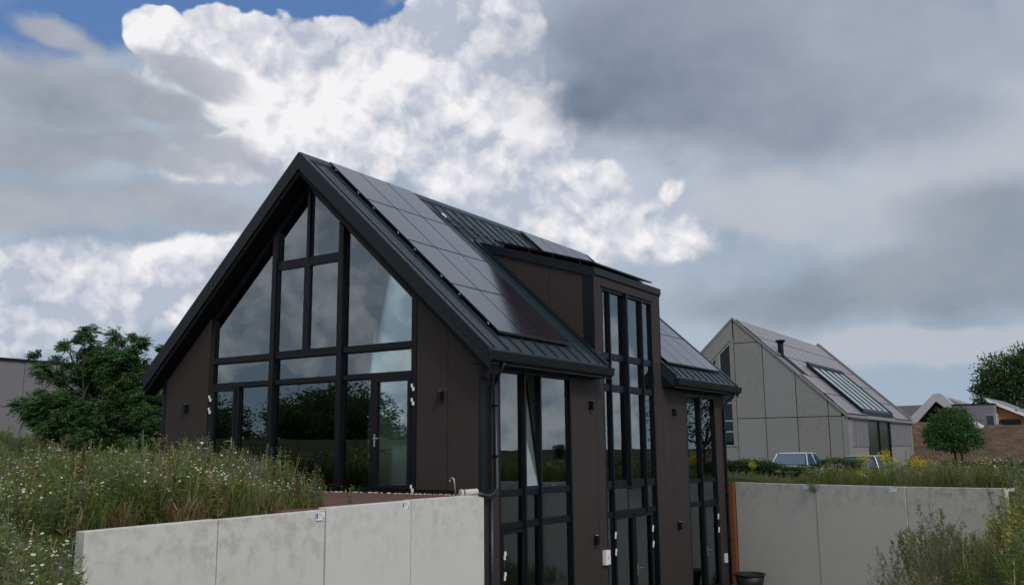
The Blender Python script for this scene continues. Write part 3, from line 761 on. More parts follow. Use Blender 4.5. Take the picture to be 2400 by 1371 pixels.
# retaining walls of L-shaped concrete elements -------------------------------
def sticker(mb_w, mb_b, cx, cy, cz, ux, uy, nx_, ny_, w=.18, h=.12):
    def q(m, a0, a1, z0, z1, d0, d1):
        P4 = lambda a, d: (cx+ux*a+nx_*d, cy+uy*a+ny_*d)
        A, B_, C_, D_ = P4(a0, d0), P4(a1, d0), P4(a1, d1), P4(a0, d1)
        m.hexa([(*A, cz+z0), (*B_, cz+z0), (*C_, cz+z0), (*D_, cz+z0), (*A, cz+z1), (*B_, cz+z1), (*C_, cz+z1), (*D_, cz+z1)])
    q(mb_w, 0, w, -h, 0, .001, .003)
    q(mb_b, .004, .040, -h*.75, -.012, .0032, .0045); q(mb_b, .06, .10, -h*.25, -h*.16, .0032, .0045); q(mb_b, .06, .15, -h*.45, -h*.41, .0032, .0045); q(mb_b, .145, .17, -h*.88, -h*.66, .0032, .0045)
RW = thing('retaining_wall', (.07, -4.4, -3.35), 'pale concrete retaining wall of four panels in front of the terrace', 'retaining wall')
ysj = [-.14, -2.38, -4.46, -6.52, -8.50]
tops = [(.035, .045), (.035, .03), (.0, -.015), (-.005, -.02)]
for i in range(4):
    y1_, y0_ = ysj[i]-.012, ysj[i+1]+.012; za, zb = tops[i]; off = (.0, .008, -.006, .004)[i]
    m_ = MB().hexa([(-.03+off, y0_, -3.4), (.15+off, y0_, -3.4), (.15+off, y1_, -3.4), (-.03+off, y1_, -3.4), (-.03+off, y0_, zb), (.15+off, y0_, zb), (.15+off, y1_, za), (-.03+off, y1_, za)])
    o_ = fixn(obj('concrete_panel', m_, M_CONC, RW))
    bv = o_.modifiers.new('bevel', 'BEVEL'); bv.width = .008; bv.segments = 2
P_('joint_filler', MB().box(-.02, .115, -8.4, -.2, -3.4, -.06), M_SOFFIT, RW)
for (yy, zz, lab) in ((-2.62, .02, 'blue and white product label at the top of the second concrete panel from the house'), (-4.68, -.03, 'blue and white product label at the top of the third concrete panel from the house')):
    tt = thing('label_sticker', (.16, yy, zz), lab, 'sticker', 'product labels on the retaining walls')
    w_, b_3 = MB(), MB(); sticker(w_, b_3, .159, yy, zz, 0, 1, 1, 0)
    obj('paper', w_, M_WHITE, tt); obj('print', b_3, M_BLUE, tt)
RB = thing('retaining_wall', (4, 12.5, -3.35), 'weathered concrete retaining wall at the back of the yard right of the house', 'retaining wall')
dirv = Vector((1, -.35, 0)).normalized(); nrm = Vector((-.35, -1, 0)).normalized()   # faces the viewer
sj = [0.0, 2.95, 5.75, 8.35]
tops2 = [(-.20, -.215), (-.205, -.20), (-.20, -.17)]
base0 = Vector((.22, 13.86, 0))
for i in range(3):
    a0, a1 = sj[i]+.008, sj[i+1]-.008; za, zb = tops2[i]; of = (.0, .012, -.008)[i]
    p0 = base0+dirv*a0+nrm*(.0+of); p1 = base0+dirv*a1+nrm*(.0+of); q0 = p0-nrm*.17; q1 = p1-nrm*.17
    o_ = fixn(obj('concrete_panel', MB().hexa([(p0.x, p0.y, -3.45), (p1.x, p1.y, -3.45), (q1.x, q1.y, -3.45), (q0.x, q0.y, -3.45), (p0.x, p0.y, za), (p1.x, p1.y, zb), (q1.x, q1.y, zb), (q0.x, q0.y, za)]), M_CONC2, RB))
    bv = o_.modifiers.new('bevel', 'BEVEL'); bv.width = .008; bv.segments = 2
e0 = base0+dirv*8.36; e1 = e0+Vector((.28, .42, 0))
fixn(obj('end_panel', MB().hexa([(e0.x, e0.y, -3.4), (e1.x, e1.y, -3.4), (e1.x-.14, e1.y+.1, -3.4), (e0.x-.14, e0.y+.12, -3.4), (e0.x, e0.y, -.24), (e1.x, e1.y, -.17), (e1.x-.14, e1.y+.1, -.17), (e0.x-.14, e0.y+.12, -.24)]), M_CONC2, RB))
f0 = base0-nrm*.06; f1 = base0+dirv*8.3-nrm*.06; f2 = f1-nrm*.08; f3 = f0-nrm*.08
P_('joint_filler', MB().hexa([(f0.x, f0.y, -3.4), (f1.x, f1.y, -3.4), (f2.x, f2.y, -3.4), (f3.x, f3.y, -3.4), (f0.x, f0.y, -.3), (f1.x, f1.y, -.3), (f2.x, f2.y, -.3), (f3.x, f3.y, -.3)]), M_SOFFIT, RB)
for s_, lab in ((2.50, 'pale blue and white label by the joint where a weed grows on the back wall'), (5.25, 'pale blue and white label near the second joint of the back wall')):
    p = base0+dirv*s_+nrm*.015
    tt = thing('label_sticker', (p.x, p.y, -.24), lab, 'sticker', 'product labels on the retaining walls')
    w_, b_3 = MB(), MB(); sticker(w_, b_3, p.x, p.y, -.24, dirv.x, dirv.y, nrm.x, nrm.y, .26, .11)
    obj('paper', w_, M_WHITE, tt); obj('print', b_3, mat('faded_blue_print', (.2, .35, .5), .6), tt)
tag(fixn(obj('steel_edging', MB().hexa([(.03, 13.72, -3.4), (.20, 13.70, -3.4), (.21, 13.86, -3.4), (.03, 13.88, -3.4), (.03, 13.72, -.22), (.20, 13.70, -.22), (.21, 13.86, -.22), (.03, 13.88, -.22)]), M_CORTEN)),
    'narrow rust-orange steel strip between house corner and back wall', 'edging')

# standpipe, pipe end, tub, tarpaulin --------------------------------------------
t = thing('standpipe', (-.35, -.42, 0), 'thin grey standpipe with a bent top at the terrace corner', 'standpipe')
fixn(obj('pipe', MB().tube([(-.33, -.42, 0), (-.37, -.42, .30), (-.385, -.42, .345), (-.42, -.42, .36), (-.46, -.42, .35), (-.475, -.42, .31)], .015, 8), M_GALV, t, smooth=True))
fixn(obj('spout', MB().lathe((-.475, -.42, .285), [(.012, .03), (.02, .03), (.02, 0), (.012, 0)], 10), M_GALV, t))
t = thing('drain_pipe', (.02, -.5, .06), 'short off-white plastic drain pipe lying on the concrete wall end', 'pipe')
fixn(obj('pipe', MB().tube([(.13, -.36, .10), (.02, -.62, .09)], [.062, .062], 14).tube([(.0, -.66, .088), (-.02, -.70, .086)], [.072, .072], 14), M_WPIPE, t, smooth=False))
t = thing('plastic_tub', (.95, 12.75, -3.35), 'large black plastic tub standing against the back wall', 'tub')
fixn(obj('tub_body', MB().lathe((.95, 12.7, -3.35), [(.0, .01), (.34, .01), (.44, .50), (.42, .50), (.33, .04), (0, .04)], 28), M_RUBBER, t, smooth=True))
fixn(obj('tub_rim', MB().lathe((.95, 12.7, -3.35), [(.44, .48), (.475, .48), (.475, .515), (.42, .515), (.42, .48), (.44, .48)], 28), M_RUBBER, t))
tm = MB(); nx2, ny2 = 14, 8
for i in range(nx2):
    for j in range(ny2):
        x = .25+i*.13; y = 12.4+j*.14-.3*(x-.2); tm.v.append((x, y, -3.33+.10*float(vnoise(x*5, y*5, 8))*math.sin(math.pi*i/(nx2-1))*math.sin(math.pi*j/(ny2-1))))
for i in range(nx2-1):
    for j in range(ny2-1): tm.f.append((i*ny2+j, (i+1)*ny2+j, (i+1)*ny2+j+1, i*ny2+j+1))
tag(obj('tarpaulin', tm, M_TEAL, smooth=True), 'crumpled teal tarpaulin on the yard floor below the tub', 'tarpaulin')

# things seen through the glass ----------------------------------------------------
K_ = thing('kitchen_counter', (-4.9, 3.2, 0), 'white kitchen counter with dark worktop behind the gable glazing', 'kitchen counter')
for i in range(5): fixn(obj('cabinet_front', MB().box(-6.6+i*.62+.005, -6.6+i*.62+.61, .80, .82, .1, .86), M_CAB, K_))
fixn(obj('carcass', MB().box(-6.6, -3.5, .83, 1.4, .02, .88), M_CAB, K_)); fixn(obj('worktop', MB().box(-6.65, -3.45, .76, 1.45, .885, .93), M_WOODD, K_))
K2 = thing('cupboard', (-2.4, 2.6, 0), 'white two-door cupboard behind the right-hand glass door', 'cupboard')
fixn(obj('carcass', MB().box(-3.1, -1.9, .92, 1.4, 0, 1.0), M_CAB, K2)); fixn(obj('cupboard_door', MB().box(-3.09, -2.51, 0.90, 0.918, .02, .98), M_CAB, K2)); fixn(obj('cupboard_door', MB().box(-2.49, -1.91, 0.90, 0.918, .02, .98), M_CAB, K2))
fixn(obj('handle', MB().box(-2.55, -2.535, 0.88, 0.90, .5, .75).box(-2.47, -2.455, 0.88, 0.90, .5, .75), M_FRAME, K2))
t = thing('armchair', (-4.3, 2.2, 0), 'low brown armchair behind the middle of the gable glazing', 'armchair')
fixn(obj('seat', MB().box(-4.1, -3.6, .25, .7, .1, .42), M_DRUM, t)); fixn(obj('backrest', MB().box(-4.12, -3.58, .62, .74, .1, .74), M_DRUM, t)); fixn(obj('armrest', MB().box(-4.23, -4.11, .25, .7, .1, .6), M_DRUM, t)); fixn(obj('armrest', MB().box(-3.59, -3.47, .25, .7, .1, .6), M_DRUM, t))
t = thing('storage_box', (-3.0, .8, 3.03), 'white storage box on the upper floor behind the right gable window', 'box')
fixn(obj('box_body', MB().box(-3.35, -2.72, .55, .95, 3.02, 3.38), M_WHITE, t)); fixn(obj('lid', MB().box(-3.37, -2.70, .53, .97, 3.385, 3.43), M_WHITE, t))
t = thing('crate', (-2.6, .7, 3.03), 'lime green crate on the upper floor beside the white box', 'crate')
fixn(obj('crate_body', MB().box(-2.66, -2.2, .45, .52, 3.02, 3.22).box(-2.66, -2.2, .85, .9, 3.02, 3.22).box(-2.66, -2.60, .52, .85, 3.02, 3.22).box(-2.26, -2.2, .52, .85, 3.02, 3.22).box(-2.6, -2.26, .52, .85, 3.02, 3.05), M_LIME, t))
fixn(obj('crate_handle', MB().box(-2.55, -2.31, .46, .50, 3.222, 3.25), M_LIME, t))
def curtain(x, y0, y1, z0, z1, lab):
    c_ = MB(); n_ = 22
    for i in range(n_):
        y = y0+(y1-y0)*i/(n_-1); c_.v += [(x+.03*math.sin(i*1.9), y, z0), (x+.03*math.sin(i*1.9), y, z1)]
    for i in range(n_-1): c_.f.append((2*i, 2*i+2, 2*i+3, 2*i+1))
    o_ = obj('curtain', c_, M_CURT); sl = o_.modifiers.new('s', 'SOLIDIFY'); sl.thickness = .006
    tag(o_, lab, 'curtain')
curtain(-.35, 2.9, 3.5, .0, 2.5, 'pale curtain drawn at the right edge of the near side window')
curtain(-.35, 7.2, 7.5, .0, 2.5, 'pale curtain strip behind the right half of the tall dormer window')
curtain(-.35, 5.9, 6.2, .0, 2.5, 'pale curtain strip behind the left half of the tall dormer window')
curtain(-.35, 11.0, 11.3, .0, 2.4, 'pale curtain strip behind the far side window')
t = thing('blue_barrel', (-1.4, 2.9, -3.33), 'blue plastic barrel inside the lower near window', 'barrel')
fixn(obj('barrel_body', MB().lathe((-1.5, 3.2, -3.33), [(.0, 1.0+.6), (.26, 1.0+.6), (.30, .95+.6), (.30, .6), (.28, .58), (0, .58)], 20), M_BLUED, t, smooth=True)); fixn(obj('barrel_lid', MB().lathe((-1.5, 3.2, -3.33), [(.0, 1.64), (.31, 1.64), (.31, 1.60)], 20), M_BLUED, t))
t = thing('trestle', (-.8, 2.9, -3.33), 'white trestle leaning inside the lower near window', 'trestle')
fixn(obj('leg', MB().hexa([(-.75, 2.55, -2.9), (-.70, 2.55, -2.9), (-.70, 2.62, -2.9), (-.75, 2.62, -2.9), (-.75, 3.25, -1.35), (-.70, 3.25, -1.35), (-.70, 3.32, -1.35), (-.75, 3.32, -1.35)]), M_WHITE, t))
fixn(obj('leg', MB().box(-.75, -.70, 3.22, 3.29, -3.33, -1.36), M_WHITE, t)); fixn(obj('sheet', MB().box(-.69, -.68, 3.18, 3.38, -2.0, -1.65), M_CAB, t))
t = thing('wheelbarrow', (-.9, 6.9, -3.33), 'dull green wheelbarrow inside the double door', 'wheelbarrow')
fixn(obj('tray', MB().hexa([(-1.1, 6.3, -2.75), (-.6, 6.3, -2.75), (-.6, 7.3, -2.75), (-1.1, 7.3, -2.75), (-1.25, 6.1, -2.4), (-.45, 6.1, -2.4), (-.45, 7.6, -2.4), (-1.25, 7.6, -2.4)]), M_GREEN, t))
fixn(obj('wheel', MB().tube([(-.9, 7.6, -3.13), (-.8, 7.6, -3.13)], .2, 16), M_RUBBER, t)); fixn(obj('handle', MB().tube([(-1.1, 5.7, -2.5), (-.95, 7.6, -3.1)], .02).tube([(-.6, 5.7, -2.5), (-.75, 7.6, -3.1)], .02), M_GALV, t))

# ================================================================== NEIGHBOURING GREY HOUSE
GX, GS, GT, GY0, GY1, GB = -6.95, .945, 8.12, 35., 53.2, -1.15
def zg(x): return GT - GS*abs(x-GX)
GE, GW = -1.0, -12.9
G_ = thing('house', (GX, 44, GB), 'grey concrete-panel gabled house standing beyond the yard behind two parked cars', 'house')
def Q_(name, mb, mt, parent=None, **k): return fixn(obj(name, mb, mt, parent or G_, **k))
cols = [(-6.93, -5.35), (-5.33, -3.62), (-3.60, -1.99), (-1.97, -1.32)]
for i, (a_, b_) in enumerate(cols):
    Q_('concrete_panel', MB().box(a_+.012, b_-.012, 34.93, 35.05, GB, 2.44), M_GREYPAN)
    if i == 0:
        Q_('concrete_panel', MB().prism([(a_+.012, 2.48), (b_-.012, 2.48), (b_-.012, zg(b_)-.1), (-5.46, 6.64), (a_+.012, 6.64)], 'y', 34.93, 35.05), M_GREYPAN)
        Q_('concrete_panel', MB().prism([(a_+.012, 6.68), (-5.50, 6.68), (a_+.012, zg(a_)-.1)], 'y', 34.93, 35.05), M_GREYPAN)
    else:
        Q_('concrete_panel', MB().prism([(a_+.012, 2.48), (b_-.012, 2.48), (b_-.012, zg(b_)-.1), (a_+.012, zg(a_)-.1)], 'y', 34.93, 35.05), M_GREYPAN)
Q_('concrete_panel', MB().prism([(-8.9, zg(-8.9)-.1), (-7.0, zg(-7)-.1), (-7.0, 6.98), (-7.9, 6.98-.945*.9), (-8.86, 5.2)], 'y', 34.93, 35.05), M_GREYPAN)
Q_('concrete_panel', MB().prism([(-12.6, GB), (-8.92, GB), (-8.92, zg(-8.92)-.1), (-12.6, zg(-12.6)-.1)], 'y', 34.93, 35.05), M_GREYPAN)
Q_('concrete_panel', MB().box(-8.9, -6.955, 34.93, 35.05, GB, .9), M_GREYPAN)
Q_('concrete_post', MB().prism([(-7.14, .92), (-6.955, .92), (-6.955, 6.98), (-7.14, 6.86)], 'y', 34.90, 35.06), M_GREYPAN)
Q_('concrete_post', MB().prism([(-8.0, .92), (-7.86, .92), (-7.86, 6.13), (-8.0, 6.0)], 'y', 34.90, 35.06), M_GREYPAN)
for xa, xb in ((-7.86, -7.14), (-8.86, -8.0)):
    def zt(x): return 6.80 + .945*(x+7.14)
    f = Q_('window_frame', thin_bead([(xa, .95), (xb, .95), (xb, zt(xb)), (xa, zt(xa))], 'y', 34.97, 35.08, .07), M_GALV)
    for z in (1.75, 2.35, 3.35): Q_('window_bar', MB().box(xa+.07, xb-.07, 34.972, 35.07, z-.04, z+.04), M_GALV, f)
    Q_('glass_pane', MB().prism([(xa+.07, 1.02), (xb-.07, 1.02), (xb-.07, zt(xb-.07)-.09), (xa+.07, zt(xa+.07)-.09)], 'y', 35.03, 35.045), M_DKGLASS, f)
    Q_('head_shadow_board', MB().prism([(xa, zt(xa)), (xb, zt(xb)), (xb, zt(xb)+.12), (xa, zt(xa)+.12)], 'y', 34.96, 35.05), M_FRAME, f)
Q_('joint_backing', MB().prism([(-12.6, GB), (-8.92, GB), (-8.92, zg(-8.92)-.12), (-12.6, zg(-12.6)-.12)], 'y', 35.06, 35.2), M_SOFFIT)
Q_('joint_backing', MB().prism([(-6.98, GB), (-1.35, GB), (-1.35, zg(-1.35)-.12), (GX, GT-.12)], 'y', 35.06, 35.2), M_SOFFIT)
Q_('inner_wall', MB().box(-12.4, -1.4, 41, 41.1, GB, 3.2), M_WALLIN)
# side wall facing the yard
Q_('concrete_post', MB().box(-1.31, -1.0, 34.95, 35.75, GB, 2.46), M_GREYPAN)
Q_('concrete_post', MB().box(-1.31, -1.0, 52.7, 53.2, GB, 2.46), M_GREYPAN)
Q_('base_panel', MB().box(-1.28, -1.06, 35.76, 39.7, GB, .86), M_GREYPAN); Q_('base_panel', MB().box(-1.28, -1.06, 46.1, 52.69, GB, .86), M_GREYPAN)
def boards(y0, y1):
    n_ = int((y1-y0)/.42)
    for i in range(n_):
        ya = y0+(y1-y0)*i/n_; yb = y0+(y1-y0)*(i+1)/n_
        Q_('timber_board', MB().box(-1.10, -1.02-.012*(i % 2), ya+.012, yb-.012, .87, 2.44), M_TIMBER)
boards(35.78, 39.7); boards(46.1, 52.68)
Q_('window_frame', MB().box(-1.2, -1.05, 39.72, 39.95, GB, 2.46), M_TRIM)
f = Q_('window_frame', MB().box(-1.2, -1.05, 45.85, 46.08, GB, 2.46), M_TRIM)
Q_('glass_pane', MB().box(-1.15, -1.13, 39.96, 42.85, GB, 2.3), M_GREENGL, f); Q_('glass_pane', MB().box(-1.15, -1.13, 42.95, 45.84, GB, 2.3), M_GREENGL, f)
Q_('mullion', MB().box(-1.2, -1.05, 42.86, 42.94, GB, 2.3), M_TRIM)
Q_('lintel', MB().box(-1.3, -.98, 39.96, 45.84, 2.31, 2.45), M_TRIM)
Q_('side_core', MB().box(-1.5, -1.32, 35.2, 39.7, GB, 2.4).box(-1.5, -1.32, 46.1, 53, GB, 2.4), M_SOFFIT)
Q_('rear_wall', MB().prism([(-12.6, GB), (-1.3, GB), (-1.3, zg(-1.3)-.2), (GX, GT-.2), (-12.6, zg(-12.6)-.2)], 'y', GY1-.3, GY1-.05), M_GREYPAN)
Q_('roof_skin', MB().slopebox(GX, GE, GY0-.02, GY1, zg, -.18, -.02), M_SOLARG); Q_('roof_skin', MB().slopebox(GW, GX, GY0-.02, GY1, zg, -.18, -.02), M_TIMBER)
for (a_, b_) in ((GX, GE), (GW, GX)):
    Q_('verge_trim', MB().slopebox(a_, b_, GY0-.12, GY0-.02, zg, -.10, .04), M_GREYPAN)
    Q_('verge_trim', MB().slopebox(a_, b_, GY1+.01, GY1+.35, zg, -.25, .22), M_TIMBER)
Q_('eave_gutter', MB().box(GE, GE+.14, GY0-.1, GY1+.3, 2.38, 2.5), M_GREYPAN)
# roof plates (solar), leaving out the roof light
PW, PH = 1.62, 1.0
nc, nr = 11, 4
for c_ in range(nc):
    for r_ in range(5):
        ya = 35.25+c_*1.62; xa = GX+.10+r_*1.16; xb = xa+1.14; yb = ya+1.6
        if yb > GY1: continue
        if r_ >= 2 and ya < 47.6 and yb > 39.0 and not (r_ == 2 and ya < 39): 
            if not (ya < 39 and r_ < 5): 
                continue
        if r_ == 2 and ya < 38 and c_ in (0,): continue
        p = Q_('solar_panel', MB().slopebox(xa, xb, ya, yb-.02, zg, .0, .05), M_FRAME)
        Q_('cell_glass', MB().slopebox(xa+.02, xb-.02, ya+.02, yb-.04, zg, .051, .056), M_SOLARG, p)
# roof light
sk = Q_('roof_light', MB().slopebox(-4.1, -3.95, 39.2, 47.6, zg, .0, .38).slopebox(-3.95, -1.12, 39.2, 39.38, zg, .0, .32).slopebox(-3.95, -1.12, 47.42, 47.6, zg, .0, .32).slopebox(-1.3, -1.12, 39.38, 47.42, zg, .0, .25), M_TRIM)
nb = 5
for i in range(1, nb): 
    y = 39.38+(47.42-39.38)*i/nb; Q_('glazing_bar', MB().slopebox(-3.94, -1.31, y-.08, y+.08, zg, .0, .30), M_TRIM, sk)
for i in range(nb):
    ya = 39.38+(47.42-39.38)*i/nb+.055; yb = 39.38+(47.42-39.38)*(i+1)/nb-.055
    Q_('roof_pane', MB().slopebox(-3.94, -1.31, ya, yb, zg, .22, .24), M_PALEGL, sk)
Q_('flue', MB().tube([(-4.7, 36.3, zg(-4.7)-.1), (-4.7, 36.3, zg(-4.7)+.62)], .16, 14), M_FRAME)
Q_('flue_cowl', MB().lathe((-4.7, 36.3, zg(-4.7)+.5), [(.0, .32), (.29, .32), (.26, .26), (.16, .12), (.16, 0)], 14), M_FRAME)
Q_('flue_flashing', MB().slopebox(-4.6, -3.4, 36.0, 36.5, zg, .055, .12), M_FRAME)
Q_('snow_hook', MB().slopebox(-6.3, -5.4, 35.05, 35.2, zg, .04, .10), M_FRAME)
Q_('snow_hook', MB().slopebox(-2.2, -1.7, 35.1, 35.25, zg, .04, .10), M_FRAME)
bs = thing('shed', (-15, 46, -1), 'dark ribbed flat roof edge showing left of the grey concrete house', 'shed')
fixn(obj('shed_wall', MB().box(-17, -11.2, 45, 50, -1, 7.0), M_TIMBER, bs))
for i in range(14): fixn(obj('cladding_rib', MB().box(-16.9+i*.42, -16.72+i*.42, 44.93, 44.99, 5.5, 6.95), M_TRIM, bs))
fixn(obj('roof_edge', MB().box(-17.1, -11.1, 44.85, 50.1, 7.0, 7.12), M_TRIM, bs))

# ================================================================== far houses on the earth bank
FH = thing('house', (-3.5, 74, 2), 'far house with rounded pale gable frame and dark recess on the earth bank', 'house')
def F_(name, mb, mt, parent=None): return fixn(obj(name, mb, mt, parent or FH))
Yf = 70.
outer = [(-4.1, 3.0), (-4.1, 2.5), (-3.75, 2.5), (-1.75, 4.75), (-1.6, 4.72), (.0, 3.6), (.55, 3.2), (.75, 3.4), (.3, 3.8), (-1.2, 5.1), (-1.6, 5.25), (-2.0, 5.1)]
F_('gable_frame', MB().prism([(-4.1, 3.0), (-4.1, 2.4), (-3.7, 2.4), (-1.72, 4.55), (-1.55, 4.95), (-1.7, 5.2), (-1.95, 5.1)], 'y', Yf-.4, Yf+1), M_WHITEFR)
F_('gable_frame', MB().prism([(-1.71, 4.55), (.2, 2.9), (.75, 2.9), (-1.2, 5.15), (-1.45, 5.24), (-1.69, 5.2), (-1.54, 4.95)], 'y', Yf-.4, Yf+1), M_WHITEFR)
F_('gable_recess', MB().prism([(-3.7, 1.9), (.2, 1.9), (.2, 2.9), (-1.72, 4.55), (-3.7, 2.4)], 'y', Yf+.2, Yf+.4), M_SOFFIT)
F_('side_wall', MB().box(-6.2, -3.0, Yf+1.5, Yf+9, 1.5, 4.35), M_TIMBER)
F_('sloping_roof', MB().hexa([(-1.6, Yf+.9, 4.6), (.8, Yf+.9, 3.3), (1.2, Yf+12, 3.3), (-1.6, Yf+12, 4.6), (-1.5, Yf+.9, 5.15), (.9, Yf+.9, 3.9), (1.4, Yf+12, 3.9), (-1.5, Yf+12, 5.15)]), M_SOLARG)
F_('low_wall', MB().box(-3.3, -2.4, Yf-1.2, Yf-.9, 1.4, 2.55), M_WHITEFR)
F2 = thing('house', (2.5, 70, 1.5), 'far grey box-shaped house extension with a strip window on the earth bank', 'house')
fixn(obj('box_wall', MB().box(-.3, 2.75, Yf-2, Yf+5, 1.3, 4.1), M_TIMBER, F2)); 
fixn(obj('parapet', MB().box(-.35, 2.8, Yf-2.05, Yf+5.05, 4.1, 4.2), M_TRIM, F2))
w_ = fixn(obj('window', MB().box(2.76, 2.80, Yf-1.6, Yf+3.2, 2.5, 3.4).box(2.1, 2.72, Yf-2.03, Yf-2.001, 2.4, 3.3), M_WHITEFR, F2))
fixn(obj('pane', MB().box(2.14, 2.68, Yf-2.05, Yf-2.031, 2.45, 3.25), M_GLASS, w_))
fixn(obj('stair_slab', MB().hexa([(.6, Yf-4, 2.9), (1.0, Yf-4, 2.9), (3.0, Yf-4, 1.6), (2.5, Yf-4, 1.5), (.6, Yf-3.5, 3.1), (1.0, Yf-3.5, 3.1), (3.0, Yf-3.5, 1.8), (2.5, Yf-3.5, 1.7)]), M_WHITEFR, F2))
F3 = thing('house', (5, 72, 2), 'far house with sloping pale roof edge over orange timber at the right', 'house')
fixn(obj('roof_edge', MB().hexa([(1.9, Yf, 4.75), (2.2, Yf, 4.35), (6.0, Yf, 2.5), (6.2, Yf, 2.7), (1.9, Yf+.6, 4.75), (2.2, Yf+.6, 4.35), (6.0, Yf+.6, 2.5), (6.2, Yf+.6, 2.7)]), M_WHITE, F3))
fixn(obj('timber_wall', MB().prism([(2.8, 2.2), (6.0, 2.2), (6.0, 2.45), (2.8, 4.05)], 'y', Yf+.3, Yf+.5), M_WOODD, F3))
fixn(obj('roof_slab', MB().hexa([(2.0, Yf+.61, 4.5), (6.2, Yf+.61, 2.5), (6.8, Yf+9, 2.5), (2.6, Yf+9, 4.5), (2.0, Yf+.61, 4.75), (6.2, Yf+.61, 2.72), (6.8, Yf+9, 2.72), (2.6, Yf+9, 4.75)]), M_TIMBER, F3))
fixn(obj('dark_opening', MB().box(2.95, 4.4, Yf+.1, Yf+.28, 2.1, 2.95), M_TRIM, F3))

# hall on the left
HL = thing('hall', (-46, 20, 1.5), 'large plain grey sheet-clad hall behind the tree at the left', 'hall')
for i in range(26):
    ya = -12+i*2.5; fixn(obj('cladding_sheet', MB().box(-40.12, -40.0-.02*(i % 2), ya+.01, ya+2.49, 1.62, 5.95), M_HALL, HL))
fixn(obj('roof_edge', MB().box(-60, -39.9, -12.1, 53.1, 5.95, 6.07), M_TRIM, HL)); fixn(obj('hall_core', MB().box(-60, -40.13, -12, 53, 1, 5.94), M_HALL, HL))
fixn(obj('plinth', MB().box(-40.11, -40.03, -12, 53, .8, 1.6), M_TRIM, HL))

